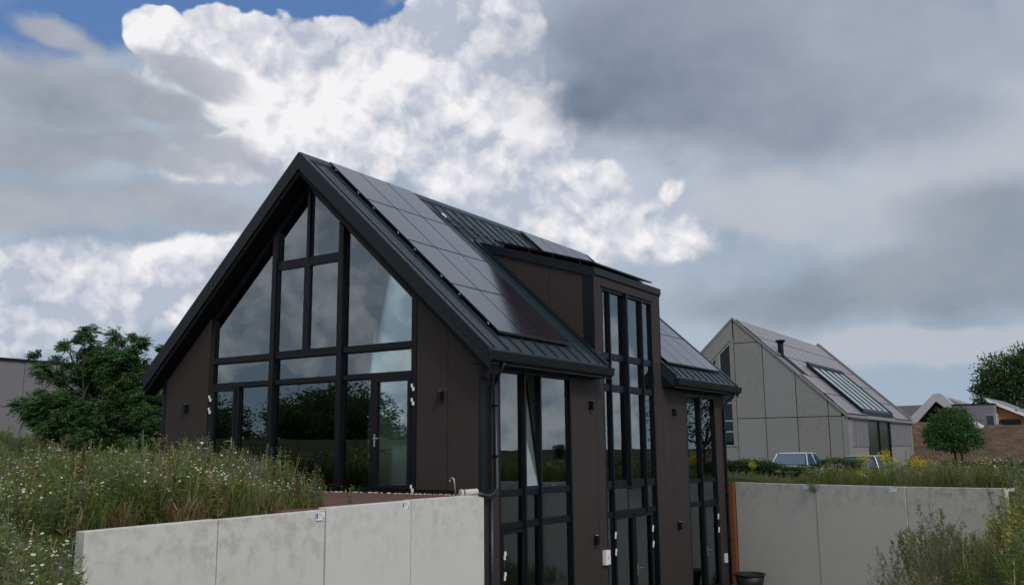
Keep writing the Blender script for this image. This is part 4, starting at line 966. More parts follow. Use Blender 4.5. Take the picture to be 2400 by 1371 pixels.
# ================================================================== cars
def car(loc, rz, paint, label, grp, h=1.46, estate=False):
    """body lofted from cross sections along its length (local +y = front)"""
    t = thing('parked_car', loc, label, 'car', grp)
    hw = .88
    prof = [(-2.25, .45, .80), (-2.15, .28, .98), (-1.5, .22, 1.02), (0, .20, 1.0), (1.3, .22, .95), (2.0, .26, .82), (2.25, .42, .66)]
    b_ = MB(); secs = []
    for (y, z0, z1) in prof:
        w = hw*(1-.14*abs(y/2.25)**4); secs.append([(-w*.86, y, z0), (-w, y, z0+.12), (-w, y, z1-.18), (-w*.9, y, z1), (w*.9, y, z1), (w, y, z1-.18), (w, y, z0+.12), (w*.86, y, z0)])
    for s_ in secs: b_.v += s_
    for i in range(len(secs)-1):
        for j in range(8): b_.f.append((i*8+j, i*8+(j+1) % 8, (i+1)*8+(j+1) % 8, (i+1)*8+j))
    b_.f.append(tuple(range(8))); b_.f.append(tuple((len(secs)-1)*8+j for j in reversed(range(8))))
    def L(m_): m_.v = [(v[0]+loc[0], v[1]+loc[1], v[2]+loc[2]) for v in m_.v]; return m_
    bd = fixn(obj('body', L(b_), paint, t, smooth=False)); sb = bd.modifiers.new('s', 'SUBSURF'); sb.levels = sb.render_levels = 2
    rb, rf = (-1.95, .75) if estate else (-1.45, .55)
    lo_b, lo_f = (-2.12, 1.35) if estate else (-2.08, 1.35)
    rw = .62
    cab = MB().hexa([(-.78, lo_b+.12, .95), (.78, lo_b+.12, .95), (.78, lo_f-.1, .93), (-.78, lo_f-.1, .93), (-rw, rb+.1, h-.05), (rw, rb+.1, h-.05), (rw, rf-.08, h-.05), (-rw, rf-.08, h-.05)])
    fixn(obj('side_windows', L(cab), M_CARGLASS if False else M_RUBBER, t))
    roof = MB().hexa([(-rw-.03, rb, h-.06), (rw+.03, rb, h-.06), (rw+.03, rf, h-.06), (-rw-.03, rf, h-.06), (-rw+.1, rb+.1, h), (rw-.1, rb+.1, h), (rw-.1, rf-.1, h), (-rw+.1, rf-.1, h)])
    ro = fixn(obj('roof', L(roof), paint, t)); m_ = ro.modifiers.new('b', 'BEVEL'); m_.width = .045; m_.segments = 4
    def panel(p0, p1, p2, p3, name, mt, th=.02):
        vs = [Vector(p) for p in (p0, p1, p2, p3)]; n_ = (vs[1]-vs[0]).cross(vs[3]-vs[0]).normalized()*th
        fixn(obj(name, L(MB().hexa([tuple(v) for v in vs]+[tuple(v+n_) for v in vs])), mt, t))
    panel((-.72, lo_b+.09, .98), (.72, lo_b+.09, .98), (rw-.04, rb+.03, h-.09), (-rw+.04, rb+.03, h-.09), 'rear_window', M_CARGL)
    panel((.74, lo_f-.07, .96), (-.74, lo_f-.07, .96), (-rw+.04, rf-.03, h-.09), (rw-.04, rf-.03, h-.09), 'windscreen', M_CARGL)
    for sx in (-1, 1):
        def sp(y0, y1, y2, y3): 
            a = [(sx*.79, y0, .98), (sx*.79, y1, .98), (sx*(rw+.015), y2, h-.1), (sx*(rw+.015), y3, h-.1)]
            if sx < 0: a = a[::-1]; a = a[2:]+a[:2]
            panel(*([a[0], a[1], a[2], a[3]] if sx > 0 else [a[1], a[0], a[3], a[2]]), 'side_window', M_CARGL)
        for yb_, yt_ in ((lo_b+.1, rb+.04), (-.25, -.3), (lo_f-.12, rf-.04)):
            obj('roof_pillar', L(MB().tube([(sx*.80, yb_, .93), (sx*(rw+.02), yt_, h-.06)], .035, 6)), paint, t)
        sp(lo_b+.25, -.3, -.34, rb+.15); sp(-.2, lo_f-.2, rf-.1, -.26)
        for y in (-1.42, 1.38):
            wh = obj('wheel', L(MB().tube([(sx*.66, y, .32), (sx*.885, y, .32)], .32, 20)), M_TYRE, t)
            obj('rim', L(MB().lathe((0, 0, 0), [(0, .0)], 3) if False else MB().tube([(sx*.84, y, .32), (sx*.895, y, .32)], .2, 12)), M_GALV, wh)
        obj('tail_light' , L(MB().box(sx*.62-.12, sx*.62+.12, -2.27, -2.18, .72, .86)), M_LAMP, t)
        obj('headlight', L(MB().box(sx*.62-.14, sx*.62+.14, 2.14, 2.24, .58, .70)), M_STEEL, t)
        obj('door_mirror', L(MB().box(sx*.93-.07, sx*.93+.07, .95, 1.1, .95, 1.08)), paint, t)
    obj('number_plate', L(MB().box(-.26, .26, -2.285, -2.27, .55, .66)), M_LIME if False else M_WHITE, t)
    t.rotation_euler = (0, 0, rz)
    return t
M_CARGL = mat('tinted_car_glass', (.035, .075, .12), .1, spec=1.)
car((-1.75, 28.2, -.86), math.radians(3), M_CAR, 'silver saloon car parked behind the left part of the hedge', 'cars parked behind the hedge', 1.50)
car((1.25, 28.4, -1.0), math.radians(1), M_CARD, 'pale estate car parked right of the silver saloon', 'cars parked behind the hedge', 1.50, True)

# ================================================================== vegetation
class Q:
    """quad soup with one colour per quad"""
    def __init__(s): s.v = []; s.c = []
    def quad(s, a, b, c, d, col): s.v.append((a, b, c, d)); s.c.append(col)
    def arr(s): return np.array(s.v, float).reshape(-1, 4, 3), np.array(s.c, float)
def rv(): 
    v = rng.normal(size=3); return v/np.linalg.norm(v)
def leaf(q, p, d, ln, wd, col, droop=.3):
    d = np.array(d, float); d /= np.linalg.norm(d); n = rv(); sd_ = np.cross(d, n); sd_ /= np.linalg.norm(sd_)+1e-9
    mid = p+d*ln*.5; tip = p+d*ln+np.array([0, 0, -droop*ln])
    q.quad(p, mid+sd_*wd*.5, tip, mid-sd_*wd*.5, col)
def ribbon(q, pts, w, col):
    for k in range(len(pts)-1):
        a, b = pts[k], pts[k+1]; d = b-a; n = np.cross(d, rv()); n /= np.linalg.norm(n)+1e-9
        q.quad(a-n*w/2, a+n*w/2, b+n*w/2, b-n*w/2, col)
def disc(q, p, up, r, col, cen):
    up = up/np.linalg.norm(up); a = np.cross(up, [1, 0, 0.3]); a /= np.linalg.norm(a); b = np.cross(up, a)
    h = [p+(a*math.cos(t)+b*math.sin(t))*r for t in np.arange(6)*math.pi/3]
    q.quad(h[0], h[1], h[2], h[3], col); q.quad(h[3], h[4], h[5], h[0], col)
    q.quad(*[p+up*r*.25+(a*math.cos(t)+b*math.sin(t))*r*.38 for t in np.arange(4)*math.pi/2], cen)
def stem_path(h, lean, n=4, p0=(0, 0, 0)):
    az = rng.uniform(0, 2*math.pi); d = np.array([math.cos(az), math.sin(az), 0])*lean; p0 = np.array(p0, float)
    return [p0+d*(t**1.5)*h+np.array([0, 0, h*t]) for t in np.linspace(0, 1, n)]
GRN = [(.085, .130, .034), (.115, .165, .042), (.060, .100, .030), (.155, .185, .055)]
GREY = [(.15, .18, .115), (.19, .215, .15), (.12, .15, .09)]
DRY = [(.34, .27, .14), (.25, .19, .095), (.20, .15, .075)]
RED = [(.12, .04, .02), (.17, .06, .028), (.09, .03, .018)]
def pick(l): return l[rng.integers(len(l))]
def jc(c, a=.18): return tuple(np.array(c)*rng.uniform(1-a, 1+a))
WHT = (.78, .78, .72); YEL = (.55, .38, .03); LY = (.52, .42, .03)
def daisy_bush(h=.8, n=8, heads=2.2, pal=GRN):
    q = Q()
    for i in range(n):
        hh = h*rng.uniform(.65, 1.05); P_s = stem_path(hh, rng.uniform(.1, .45), 5, (rng.normal()*.05, rng.normal()*.05, 0))
        ribbon(q, P_s, .006, jc(pick(pal)))
        for k in range(20):
            t = rng.uniform(.08, .95); i0 = min(int(t*4), 3); p = P_s[i0]+(P_s[i0+1]-P_s[i0])*(t*4-i0)
            d = rv(); d[2] = abs(d[2])*.8+.15; leaf(q, p, d, rng.uniform(.06, .15)*(1.2-t*.6), .016, jc(pick(pal)), .15)
        for k in range(rng.poisson(heads)):
            d = rv()*.10; d[2] = abs(d[2]); p = P_s[-1]+d; ribbon(q, [P_s[-1]*.6+P_s[-2]*.4, p], .004, jc(pick(pal)))
            up = np.array([rng.normal()*.35, rng.normal()*.35-.25, 1.]); disc(q, p, up, rng.uniform(.017, .025), jc(WHT, .08), YEL)
    return q.arr()
def grass_tuft(h=.6, n=24, pal=GRN+DRY, w=.009):
    q = Q()
    for i in range(n):
        p0 = (rng.normal()*.06, rng.normal()*.06, 0); hh = h*rng.uniform(.5, 1.1); P_s = stem_path(hh, rng.uniform(.1, .6), 3, p0); c = jc(pick(pal))
        ribbon(q, P_s, w*rng.uniform(.7, 1.3), c)
        if rng.random() < .25:
            for k in range(4): leaf(q, P_s[-1]-np.array([0, 0, .02*k]), rv()*.4+np.array([0, 0, 1]), .04, .008, jc(pick(DRY)))
    return q.arr()
def tall_weed(h=1.1, pal=GRN, n=3, lw=.028, ll=.16, top=None, dens=48):
    q = Q()
    for i in range(n):
        hh = h*rng.uniform(.75, 1.05); P_s = stem_path(hh, rng.uniform(.03, .22), 6, (rng.normal()*.05, rng.normal()*.05, 0)); ribbon(q, P_s, .011, jc(pick(DRY+pal)))
        for k in range(dens):
            t = rng.uniform(.06, 1); i0 = min(int(t*5), 4); p = P_s[i0]+(P_s[i0+1]-P_s[i0])*(t*5-i0); az = k*2.4
            d = np.array([math.cos(az), math.sin(az), rng.uniform(.2, .9)]); leaf(q, p, d, ll*(1.15-t*.75), lw*(1.1-t*.6), jc(pick(pal)), .25)
        if top is not None:
            for k in range(34):
                d = rv()*np.array([.11, .11, .11]); p = P_s[-1]+d-np.array([0, 0, .03]); leaf(q, p, rv()+np.array([0, 0, .5]), .034, .030, jc(top, .25), 0)
    return q.arr()
def dock(h=1.0):
    q = Q()
    P_s = stem_path(h, .06, 6); ribbon(q, P_s, .012, jc(pick(RED)))
    for k in range(150):
        t = rng.uniform(.3, 1); i0 = min(int(t*5), 4); p = P_s[i0]+(P_s[i0+1]-P_s[i0])*(t*5-i0); r = .09*(1.15-t)
        d = rv(); d[2] = abs(d[2]); leaf(q, p+d*r, rv()+np.array([0, 0, .6]), .035, .022, jc(pick(RED)), .1)
    for k in range(7): leaf(q, np.array([0, 0, .04+.05*k]), np.array([rng.normal(), rng.normal(), .5]), .24, .05, jc(pick(GRN)), .4)
    return q.arr()
def mugwort(h=1.3, pal=GREY):
    q = Q()
    for i in range(5):
        hh = h*rng.uniform(.7, 1.05); P_s = stem_path(hh, rng.uniform(.05, .4), 7, (rng.normal()*.07, rng.normal()*.07, 0)); ribbon(q, P_s, .010, jc(pick(DRY)))
        for k in range(16):
            t = rng.uniform(.15, .97); i0 = min(int(t*6), 5); p = P_s[i0]+(P_s[i0+1]-P_s[i0])*(t*6-i0); az = k*2.4
            d = np.array([math.cos(az)*.6, math.sin(az)*.6, 1.]); ln = .34*(1.1-t); e = p+d*ln; ribbon(q, [p, e], .005, jc(pick(pal)))
            for m_ in range(6):
                s_ = rng.uniform(.1, 1); leaf(q, p+(e-p)*s_, rv()+np.array([0, 0, .5]), .055, .016, jc(pick(pal)), .1)
    return q.arr()
def mesh_quads(name, V_, C_, mt, parent=None, loc=None):
    n = len(V_); me = bpy.data.meshes.new(name); off = np.array(origin(parent)) if parent else np.array(loc if loc is not None else (0, 0, 0), float)
    me.vertices.add(n*4); me.vertices.foreach_set('co', (V_.reshape(-1, 3)-off).astype(np.float32).ravel())
    me.loops.add(n*4); me.loops.foreach_set('vertex_index', np.arange(n*4, dtype=np.int32))
    me.polygons.add(n); me.polygons.foreach_set('loop_start', np.arange(n, dtype=np.int32)*4)
    try: me.polygons.foreach_set('loop_total', np.full(n, 4, dtype=np.int32))
    except Exception: pass
    ca = me.color_attributes.new('hue', 'FLOAT_COLOR', 'POINT')
    cc_ = np.ones((n, 4, 4), np.float32); cc_[:, :, :3] = C_[:, None, :]; ca.data.foreach_set('color', cc_.ravel())
    me.update(calc_edges=True); me.materials.append(mt)
    o = bpy.data.objects.new(name, me); COL.objects.link(o)
    if parent: o.parent = parent
    elif loc is not None: o.location = tuple(loc)
    return o
def foliage_mat(name, trans=.35, rough=.6):
    mt = bpy.data.materials.new(name); mt.use_nodes = True; t = mt.node_tree; n = NT(t); b_ = t.nodes['Principled BSDF']; o_ = t.nodes['Material Output']
    at = n.new('ShaderNodeAttribute'); at.attribute_name = 'hue'; c = E(n, at.outputs['Color'])
    n.put(b_.inputs['Base Color'], c); b_.inputs['Roughness'].default_value = rough; b_.inputs['Specular IOR Level'].default_value = .25
    tr = n.new('ShaderNodeBsdfTranslucent'); n.put(tr.inputs[0], n.v('MULTIPLY', c, (1.1, 1.25, .7)))
    mx = n.new('ShaderNodeMixShader'); mx.inputs[0].default_value = trans; t.links.new(b_.outputs[0], mx.inputs[1]); t.links.new(tr.outputs[0], mx.inputs[2]); t.links.new(mx.outputs[0], o_.inputs[0])
    return mt
M_FOL = foliage_mat('foliage')
def place(tpl, x, y, z, s, rz, tint=(1, 1, 1)):
    V_, C_ = tpl; c_, s_ = math.cos(rz), math.sin(rz); R_ = np.array([[c_, -s_, 0], [s_, c_, 0], [0, 0, 1]])
    return (V_*s)@R_.T+np.array([x, y, z]), np.clip(C_*np.array(tint), 0, .85)
def scatter(name, pts, tpls, probs, srange, label, cat='plants', zoff=-.03, tj=.2, hf=None):
    Vs, Cs = [], []; zz = ground_z(pts[:, 0], pts[:, 1])
    Wt = np.array([pr*(.12+2.6*vnoise(pts[:, 0]*.75+7.3*k, pts[:, 1]*.75-3.1*k, k)**2.2) for k, pr in enumerate(probs)]).T
    Wt = Wt/Wt.sum(1, keepdims=True); idx = (rng.random(len(pts))[:, None] > np.cumsum(Wt, 1)).sum(1).clip(0, len(tpls)-1)
    for (x, y), z, i in zip(pts, zz, idx):
        s = rng.uniform(*srange)*(hf(x, y) if hf else 1)
        if s < .12: continue
        b_ = rng.uniform(1-tj, 1+tj); tint = (b_*rng.uniform(.9, 1.15), b_, b_*rng.uniform(.85, 1.1))
        v, c = place(tpls[i], x, y, z+zoff, s, rng.uniform(0, 6.28), tint); Vs.append(v); Cs.append(c)
    o = mesh_quads(name, np.concatenate(Vs), np.concatenate(Cs), M_FOL)
    return tag(o, label, cat, kind='stuff')
def rpts(n, x0, x1, y0, y1, ok):
    p = np.column_stack([rng.uniform(x0, x1, n), rng.uniform(y0, y1, n)]); k = np.array([ok(a, b) for a, b in p]); return p[k]
DB = [daisy_bush(.8, 9, 1.2), daisy_bush(.9, 10, .5), daisy_bush(.7, 8, 3.0), daisy_bush(.85, 9, .12, GREY), daisy_bush(.95, 13, .03)]
GT_ = [grass_tuft(.6, 24, GRN+GRN+DRY), grass_tuft(.7, 22, DRY+GRN), grass_tuft(.5, 30, GRN)]
TW = [tall_weed(1.0), tall_weed(1.1, GREY), tall_weed(.9, GRN+DRY, 4)]
YW = [tall_weed(.8, GRN, 3, top=LY), tall_weed(.7, GRN, 4, top=YEL)]
RW_ = [tall_weed(.6, RED+DRY, 4, .02, .08), dock(.9)]
PW_ = [tall_weed(.75, GREY, 3, top=(.20, .13, .24))]
cx0, cy0 = CAM.x, CAM.y
def left_of_wall_end(x, y, mrg=.12):      # on the far side of the sight line past the wall's end
    dx, dy = .16-cx0, -8.5-cy0; L_ = math.hypot(dx, dy); return (dx*(y-cy0)-dy*(x-cx0))/L_ > mrg
def okA(x, y):
    if y > -.35 and x > -10.2: return False
    if x > -.22 and y > -8.6: return False
    if x > -9.9 and y > -4.6-.64*x+.05 - .35*math.sin(x*3): return False
    if y < -8.5 and not left_of_wall_end(x, y, .12): return False
    if math.hypot(x-cx0, y-cy0) < 7.5: return False
    return y > -14.5
hfA = lambda x, y: (.62+.42*float(vnoise(x*.8, y*.8, 5))+.42*float(vnoise(x*2.6, y*2.6, 15)))*(1 if x < -.8 else .85)
pA = rpts(6400, -9.5, 5.0, -14, -.3, okA)
scatter('wildflower_meadow', pA[:2600], DB+TW+PW_+RW_+YW, [5, 5, 3.2, 4, 8, 7, 3, 3.5, 1.5, .5, .7, .08, .06], (.6, 1.0), 'tall wildflowers, daisies and weeds growing behind the pale concrete wall', 'wildflowers', hf=hfA)
pA2 = rpts(4600, -9.5, 5.0, -14, -.3, okA)
scatter('meadow_grass', pA2[:1700], GT_, [2, 2, 3], (.6, 1.1), 'green and straw-coloured grass among the wildflowers', 'grass', hf=hfA)
pF = rpts(3300, -34, -9.5, -13, 13, lambda x, y: (y > -.5*x-22))
scatter('far_meadow', pF[:1700], DB+GT_+RW_, [3, 3, 2, 3, 3, 4, 4, 3, .5, .3], (.5, .9), 'daisy meadow stretching from the house corner to the tree and hall', 'wildflowers', hf=lambda x, y: .7+.4*float(vnoise(x*.5, y*.5, 9)))
pE = rpts(900, -3.0, 1.6, -11.5, -8.55, lambda x, y: left_of_wall_end(x, y, .10))
scatter('embankment_weeds', pE[:420], DB+TW+GT_, [3, 3, 2, 2, 4, 2, 2, 1, 1, 1, 2], (.5, .85), 'weeds and daisies on the bank beside the left end of the concrete wall', 'weeds')
pG = rpts(900, -5.5, -.25, -8.4, -4.4, lambda x, y: okA(x, y) and (x > -1.1 or y > -4.6-.64*x-.35))
scatter('dry_undergrowth', pG[:380], [grass_tuft(.34, 34, DRY), grass_tuft(.28, 34, [(.12, .08, .045), (.16, .11, .06)]), grass_tuft(.4, 30, DRY+GRN+GRN)], [1.5, 3, 3], (.6, 1.1), 'dry brown undergrowth at the foot of the wildflowers along the wall top', 'dry grass')
# a few daisies spilling onto the terrace
pS = np.array([(-1.0, -4.2), (-.6, -4.6), (-1.8, -3.7), (-2.4, -3.4), (-1.2, -3.6), (-.5, -3.9), (-3.2, -2.9), (-.5, -3.2)])
scatter('terrace_daisies', pS, [DB[2], DB[0], grass_tuft(.25, 40, [(.05, .10, .02)])], [3, 1, 1.5], (.30, .55), 'low daisies and grass spilling onto the red paving', 'wildflowers')
# right-hand meadow above the back wall
def okC(x, y): t = y-float(ywall(np.array(x))); return t > .25 and (x > .4 or t > 1.5)
pC = rpts(3300, -3, 15, 10.8, 23, okC)
hfC = lambda x, y: (.52+.30*float(vnoise(x*.7, y*.7, 2))+.22*float(vnoise(x*2.7, y*2.7, 6)))*(.30+.90*float(sstep(np.array(x), 1.2, 3.8)))
scatter('bank_meadow', pC[:2000], GT_+DB+TW+YW+RW_, [3, 4, 3, 1, 1, .6, 1, 1, 1.5, 1.5, .8, .2, .1, 1.1, .3], (.55, 1.0), 'ragged grass and weeds growing above the back retaining wall', 'meadow', hf=hfC)
# foreground slope at the lower right
def okD(x, y):
    dx, dy = x-cx0, y-cy0; px = FPX*(dx*RT.x+dy*RT.y)/max(.1, dx*fw.x+dy*fw.y)+1200
    lim = 1990+max(0, 11-dy)*60
    if dy < 9 and px < 2330: return False
    return dy > 6.2 and px > lim and px < 2650 and float(ywall(np.array(x)))-y > .3
def slope_h(x, y):
    dx, dy = x-cx0, y-cy0; px = FPX*(dx*RT.x+dy*RT.y)/max(.1, dx*fw.x+dy*fw.y)+1200
    return .46+.18*min(1, max(0, (px-1950)/300))+.55*float(sstep(np.array(px), 2300, 2440))
MW = [mugwort(1.3), mugwort(1.1), mugwort(1.4)]
pD = rpts(9000, 3, 13, -9, 11.5, okD)
nearD = pD[:1700]
wild = lambda lo, hi: np.array([p for p in nearD if lo <= FPX*((p[0]-cx0)*RT.x+(p[1]-cy0)*RT.y)/max(.1, (p[0]-cx0)*fw.x+(p[1]-cy0)*fw.y)+1200 < hi])
scatter('mugwort_thicket', wild(1900, 2230), MW+[mugwort(1.2, GRN), GT_[0], DB[0]], [4, 4, 3, 3, 1.5, .5], (.6, .95), 'grey-green feathery mugwort in front of the back retaining wall', 'weeds', hf=slope_h)
scatter('slope_weeds', wild(2200, 2700), TW+YW+DB[4:]+GT_+MW[:1], [4, 2, 3, .5, .35, 1.5, 2, 2, 1, 1.5], (.6, 1.0), 'green and yellow weeds crowding the lower right corner', 'weeds', hf=slope_h)

# single plants one can point to -----------------------------------------------------
def plant(name, tpl, x, y, s, label, cat, grp=None, z=None):
    z = float(ground_z(np.array(x), np.array(y)))-.02 if z is None else z
    v, c = place(tpl, x, y, z, s, rng.uniform(0, 6)); return tag(mesh_quads(name, v, c, M_FOL, loc=(x, y, z)), label, cat, grp)
plant('dock_plant', dock(1.15), -4.1, -3.6, .95, 'rust-red dock plant in front of the middle gable glazing', 'dock plant', 'rust-red dock plants')
plant('dock_plant', dock(1.1), -10.5, -5.2, 1.05, 'tall rust-red dock spike left of the house, in front of the tree', 'dock plant', 'rust-red dock plants')
plant('dock_plant', dock(1.0), -12.5, -5.0, .95, 'smaller rust-red dock further left in the meadow', 'dock plant', 'rust-red dock plants')
plant('thistle', tall_weed(1.1, GREY+DRY, 3, top=(.2, .17, .1)), -5.8, -3.1, 1.15, 'tall greyish seed-headed weed at the left corner of the glazed gable', 'weed')
plant('ragwort_clump', tall_weed(1.0, GRN, 14, top=LY, dens=14), 3.6, 20.2, 1.35, 'bushy yellow-flowering clump right of the grey concrete house', 'yellow weed', 'yellow clumps by the hedge')
plant('ragwort_clump', tall_weed(.9, GRN, 14, top=LY, dens=14), 4.7, 19.6, 1.25, 'yellow-flowering clump in front of the small round tree', 'yellow weed', 'yellow clumps by the hedge')
plant('ragwort_clump', tall_weed(1.1, GRN, 8, top=LY, dens=14), 2.55, 21.6, 1.35, 'tall thin yellow-flowering weed before the side of the grey concrete house', 'yellow weed', 'yellow clumps by the hedge')
plant('ragwort_clump', tall_weed(.7, GRN, 8, top=LY, dens=14), .3, 15.4, .75, 'low yellow-flowering weed at the house end of the hedge', 'yellow weed', 'yellow clumps by the hedge')
plant('joint_weed', grass_tuft(.35, 50, GRN), 2.95, 12.86, 1., 'small tuft of weed growing from the first joint of the back wall', 'weed', z=-.42)
plant('corner_weed', tall_weed(.5, GRN, 6, .03, .08), .33, 13.5, .9, 'small green weed on the yard floor beside the rusted steel strip', 'weed')
plant('mugwort_stalk', mugwort(1.5), 9.1, 1.0, 1.05, 'tall dark mugwort stalk leaning before the right end of the back wall', 'mugwort')

# hedges ---------------------------------------------------------------------------
def hedge(x0, x1, y, z0, z1, d, label):
    t = thing('hedge', ((x0+x1)/2, y, z0), label, 'hedge', 'low clipped hedges above the back wall')
    q = Q(); n = int((x1-x0)*2000)
    for i in range(n):
        u_, v_, w_ = rng.uniform(x0, x1), rng.uniform(-1, 1), rng.uniform(0, 1)
        dip = .24*math.exp(-((u_-.25)/.9)**4) if x0 < 0 else 0
        top = z1-dip-.06+.12*float(vnoise(u_*1.7, 3., 4))+.05*rng.normal()
        if rng.random() < .5: p = np.array([u_, y-d/2+.08*abs(rng.normal()), z0+(top-z0)*w_])
        else: p = np.array([u_, y+v_*d/2, top-abs(rng.normal())*.06])
        leaf(q, p, rv()+np.array([0, -.3, .3]), rng.uniform(.05, .09), .045, jc([(.045, .085, .026), (.065, .115, .034), (.032, .06, .02)][rng.integers(3)]), .1)
    v, c = q.arr(); mesh_quads('foliage', v, c, M_FOL, t)
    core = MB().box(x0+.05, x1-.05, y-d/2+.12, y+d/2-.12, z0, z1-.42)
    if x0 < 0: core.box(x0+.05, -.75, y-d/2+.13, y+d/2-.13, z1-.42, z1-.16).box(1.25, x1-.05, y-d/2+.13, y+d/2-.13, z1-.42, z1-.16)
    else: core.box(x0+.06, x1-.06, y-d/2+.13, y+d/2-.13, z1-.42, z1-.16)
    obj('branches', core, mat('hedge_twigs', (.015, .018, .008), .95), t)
hedge(-3.6, 2.6, 21.0, -.85, .34, .7, 'clipped green hedge in front of the silver car')
hedge(4.4, 12.5, 27.5, -.95, .14, .7, 'longer low hedge right of the small round tree below the earth bank')

# trees -----------------------------------------------------------------------------
M_BARK = mat('bark', rough=.95, spec=.1, build=b_ztint((.035, .028, .02), (.09, .075, .058), 6))
def tree(name, base, lobes, trunk_r, nleaf, kind, pal, label, cat='tree', grp=None, fork=.3, leafsz=.14, trunks=1):
    t = thing(name, base, label, cat, grp); base = np.array(base, float)
    m_ = MB(); top = np.mean([l[0] for l in lobes], axis=0); fk = base+(top-base)*np.array([.3, .3, 1])*fork
    m_.tube([tuple(base-np.array([0, 0, .2])), tuple((base+fk)/2+np.array([.04, .02, 0])), tuple(fk)], [trunk_r*1.25, trunk_r, trunk_r*.85], 10)
    for (c_, r_) in lobes:
        c_ = np.array(c_, float); mid = (fk+c_)/2+rng.normal(size=3)*.1*np.linalg.norm(c_-fk); 
        m_.tube([tuple(fk), tuple(mid), tuple(c_), tuple(c_+np.array([0, 0, r_[2]*.6]))], [trunk_r*.6, trunk_r*.38, trunk_r*.2, trunk_r*.06], 6)
        for k in range(5):
            e = c_+rv()*np.array(r_)*.85; m_.tube([tuple(mid+(c_-mid)*rng.uniform(.3, 1)), tuple((e+c_)/2+rng.normal(size=3)*.06), tuple(e)], [trunk_r*.2, trunk_r*.12, trunk_r*.04], 5)
    obj('trunk', m_, M_BARK, t, smooth=True)
    q = Q(); vol = np.array([np.prod(l[1])**.7 for l in lobes]); vol = vol/vol.sum()
    for (c_, r_), vv in zip(lobes, vol):
        c_ = np.array(c_, float); r_ = np.array(r_, float); n = int(nleaf*vv)
        ncl = max(5, n//(22 if kind == 'pinnate' else 26)); 
        dirs = rng.normal(size=(ncl, 3)); dirs /= np.linalg.norm(dirs, axis=1)[:, None]; rad = rng.uniform(.25, 1, ncl)**.45
        cen = c_+dirs*r_*(rad*rng.uniform(.85, 1.12, ncl))[:, None]
        csz = np.mean(r_)*(.17 if kind == 'pinnate' else .2)
        tone = rng.uniform(.75, 1.3, ncl)
        for j in range(n):
            k = rng.integers(ncl); p = cen[k]+rng.normal(size=3)*csz*np.array([1, 1, .6]); out = dirs[k]+rng.normal(size=3)*.5; out[2] += .15
            col = tuple(np.array(jc(pick(pal), .2))*tone[k])
            if kind == 'pinnate':
                out /= np.linalg.norm(out); ln = rng.uniform(.28, .45); sd_ = np.cross(out, [0, 0, 1.]); sd_ /= np.linalg.norm(sd_)+1e-6
                for s_ in range(6):
                    bp_ = p+out*ln*(s_+1)/6+np.array([0, 0, -.25*ln*((s_+1)/6)**2])
                    for sg in (-1, 1):
                        d = sd_*sg+out*.5+np.array([0, 0, -.15]); leaf(q, bp_, d, .115, .046, col, .2)
            else:
                leaf(q, p, out, leafsz*rng.uniform(.7, 1.3), leafsz*.55, col, .2)
    v, c = q.arr(); mesh_quads('crown', v, c, M_FOL, t)
    return t
LOC = [(.06, .13, .046), (.045, .10, .038), (.095, .18, .058), (.036, .078, .03)]
B0 = (-23.1, 6.4, 1.1); rng = np.random.default_rng(11)
ux, uy = .852, .523         # lateral direction as seen from the terrace side
def Lb(px, z, r, dd=0): s_ = (px-212)/59.; return ((B0[0]+ux*s_-.5*dd, B0[1]+uy*s_+.85*dd, z), r)
lob = [Lb(206, 5.35, (.34, .34, .9)), Lb(150, 4.85, (.36, .36, .7)), Lb(265, 5.0, (.6, .6, .8)), Lb(330, 5.05, (.34, .34, .75)), Lb(290, 5.15, (.3, .3, .75)), Lb(350, 4.5, (.35, .35, .6)), Lb(112, 4.3, (.3, .3, .5)), Lb(300, 4.3, (.9, .9, .8)), Lb(190, 4.4, (1.1, 1., .8)), Lb(245, 4.1, (1.2, 1.1, .9)),
       Lb(130, 4.2, (.6, .6, .4)), Lb(160, 3.4, (.9, .9, .5)), Lb(320, 3.6, (.9, .9, .8)), Lb(95, 2.7, (.85, 1.0, .55)), Lb(150, 2.5, (1.3, 1.1, .8)), Lb(230, 2.7, (1.5, 1.3, 1.1)), Lb(310, 2.6, (1.2, 1.1, .9)), Lb(345, 2.2, (.6, .7, .8)),
       Lb(115, 1.9, (.8, .9, .45)), Lb(200, 1.7, (1.5, 1.2, .7)), Lb(300, 1.7, (1.3, 1.2, .7)), Lb(350, 3.3, (.4, .5, .4), .4)]
lob = [((l[0][0], l[0][1]+rng.uniform(-.6, .6), l[0][2]), tuple(np.array(l[1])*.8)) for l in lob]
tree('locust_tree', B0, lob, .11, 9500, 'pinnate', LOC, 'dark green feathery-leaved tree left of the house in front of the hall', fork=.25)
R1 = [((4.35+a*.88, 31.5+b, .1+z*.95), tuple(.88*q_ for q_ in r)) for a, b, z, r in ((0, 0, 1.7, (1.0, 1.0, .8)), (-.5, .2, 1.5, (.75, .8, .6)), (.55, -.1, 1.5, (.75, .8, .65)), (.05, .2, 2.25, (.75, .7, .45)), (-.3, -.3, 1.05, (.9, .9, .45)), (.6, -.2, 1.0, (.8, .8, .4)), (-.85, .1, 1.25, (.5, .5, .5)))]
tree('round_tree', (4.4, 31.6, -.9), R1, .05, 12500, 'leaf', [(.045, .11, .03), (.065, .14, .04), (.035, .08, .024)], 'small round-crowned tree on two thin stems before the earth bank', fork=.6, leafsz=.11)
o_ = obj('stem', MB().tube([(4.75, 31.5, -1.1), (4.7, 31.45, .2), (4.6, 31.45, 1.2)], [.05, .045, .03], 8), M_BARK, bpy.data.objects['round_tree'], smooth=True)
DK = [(.05, .09, .035), (.07, .115, .045), (.038, .068, .028)]
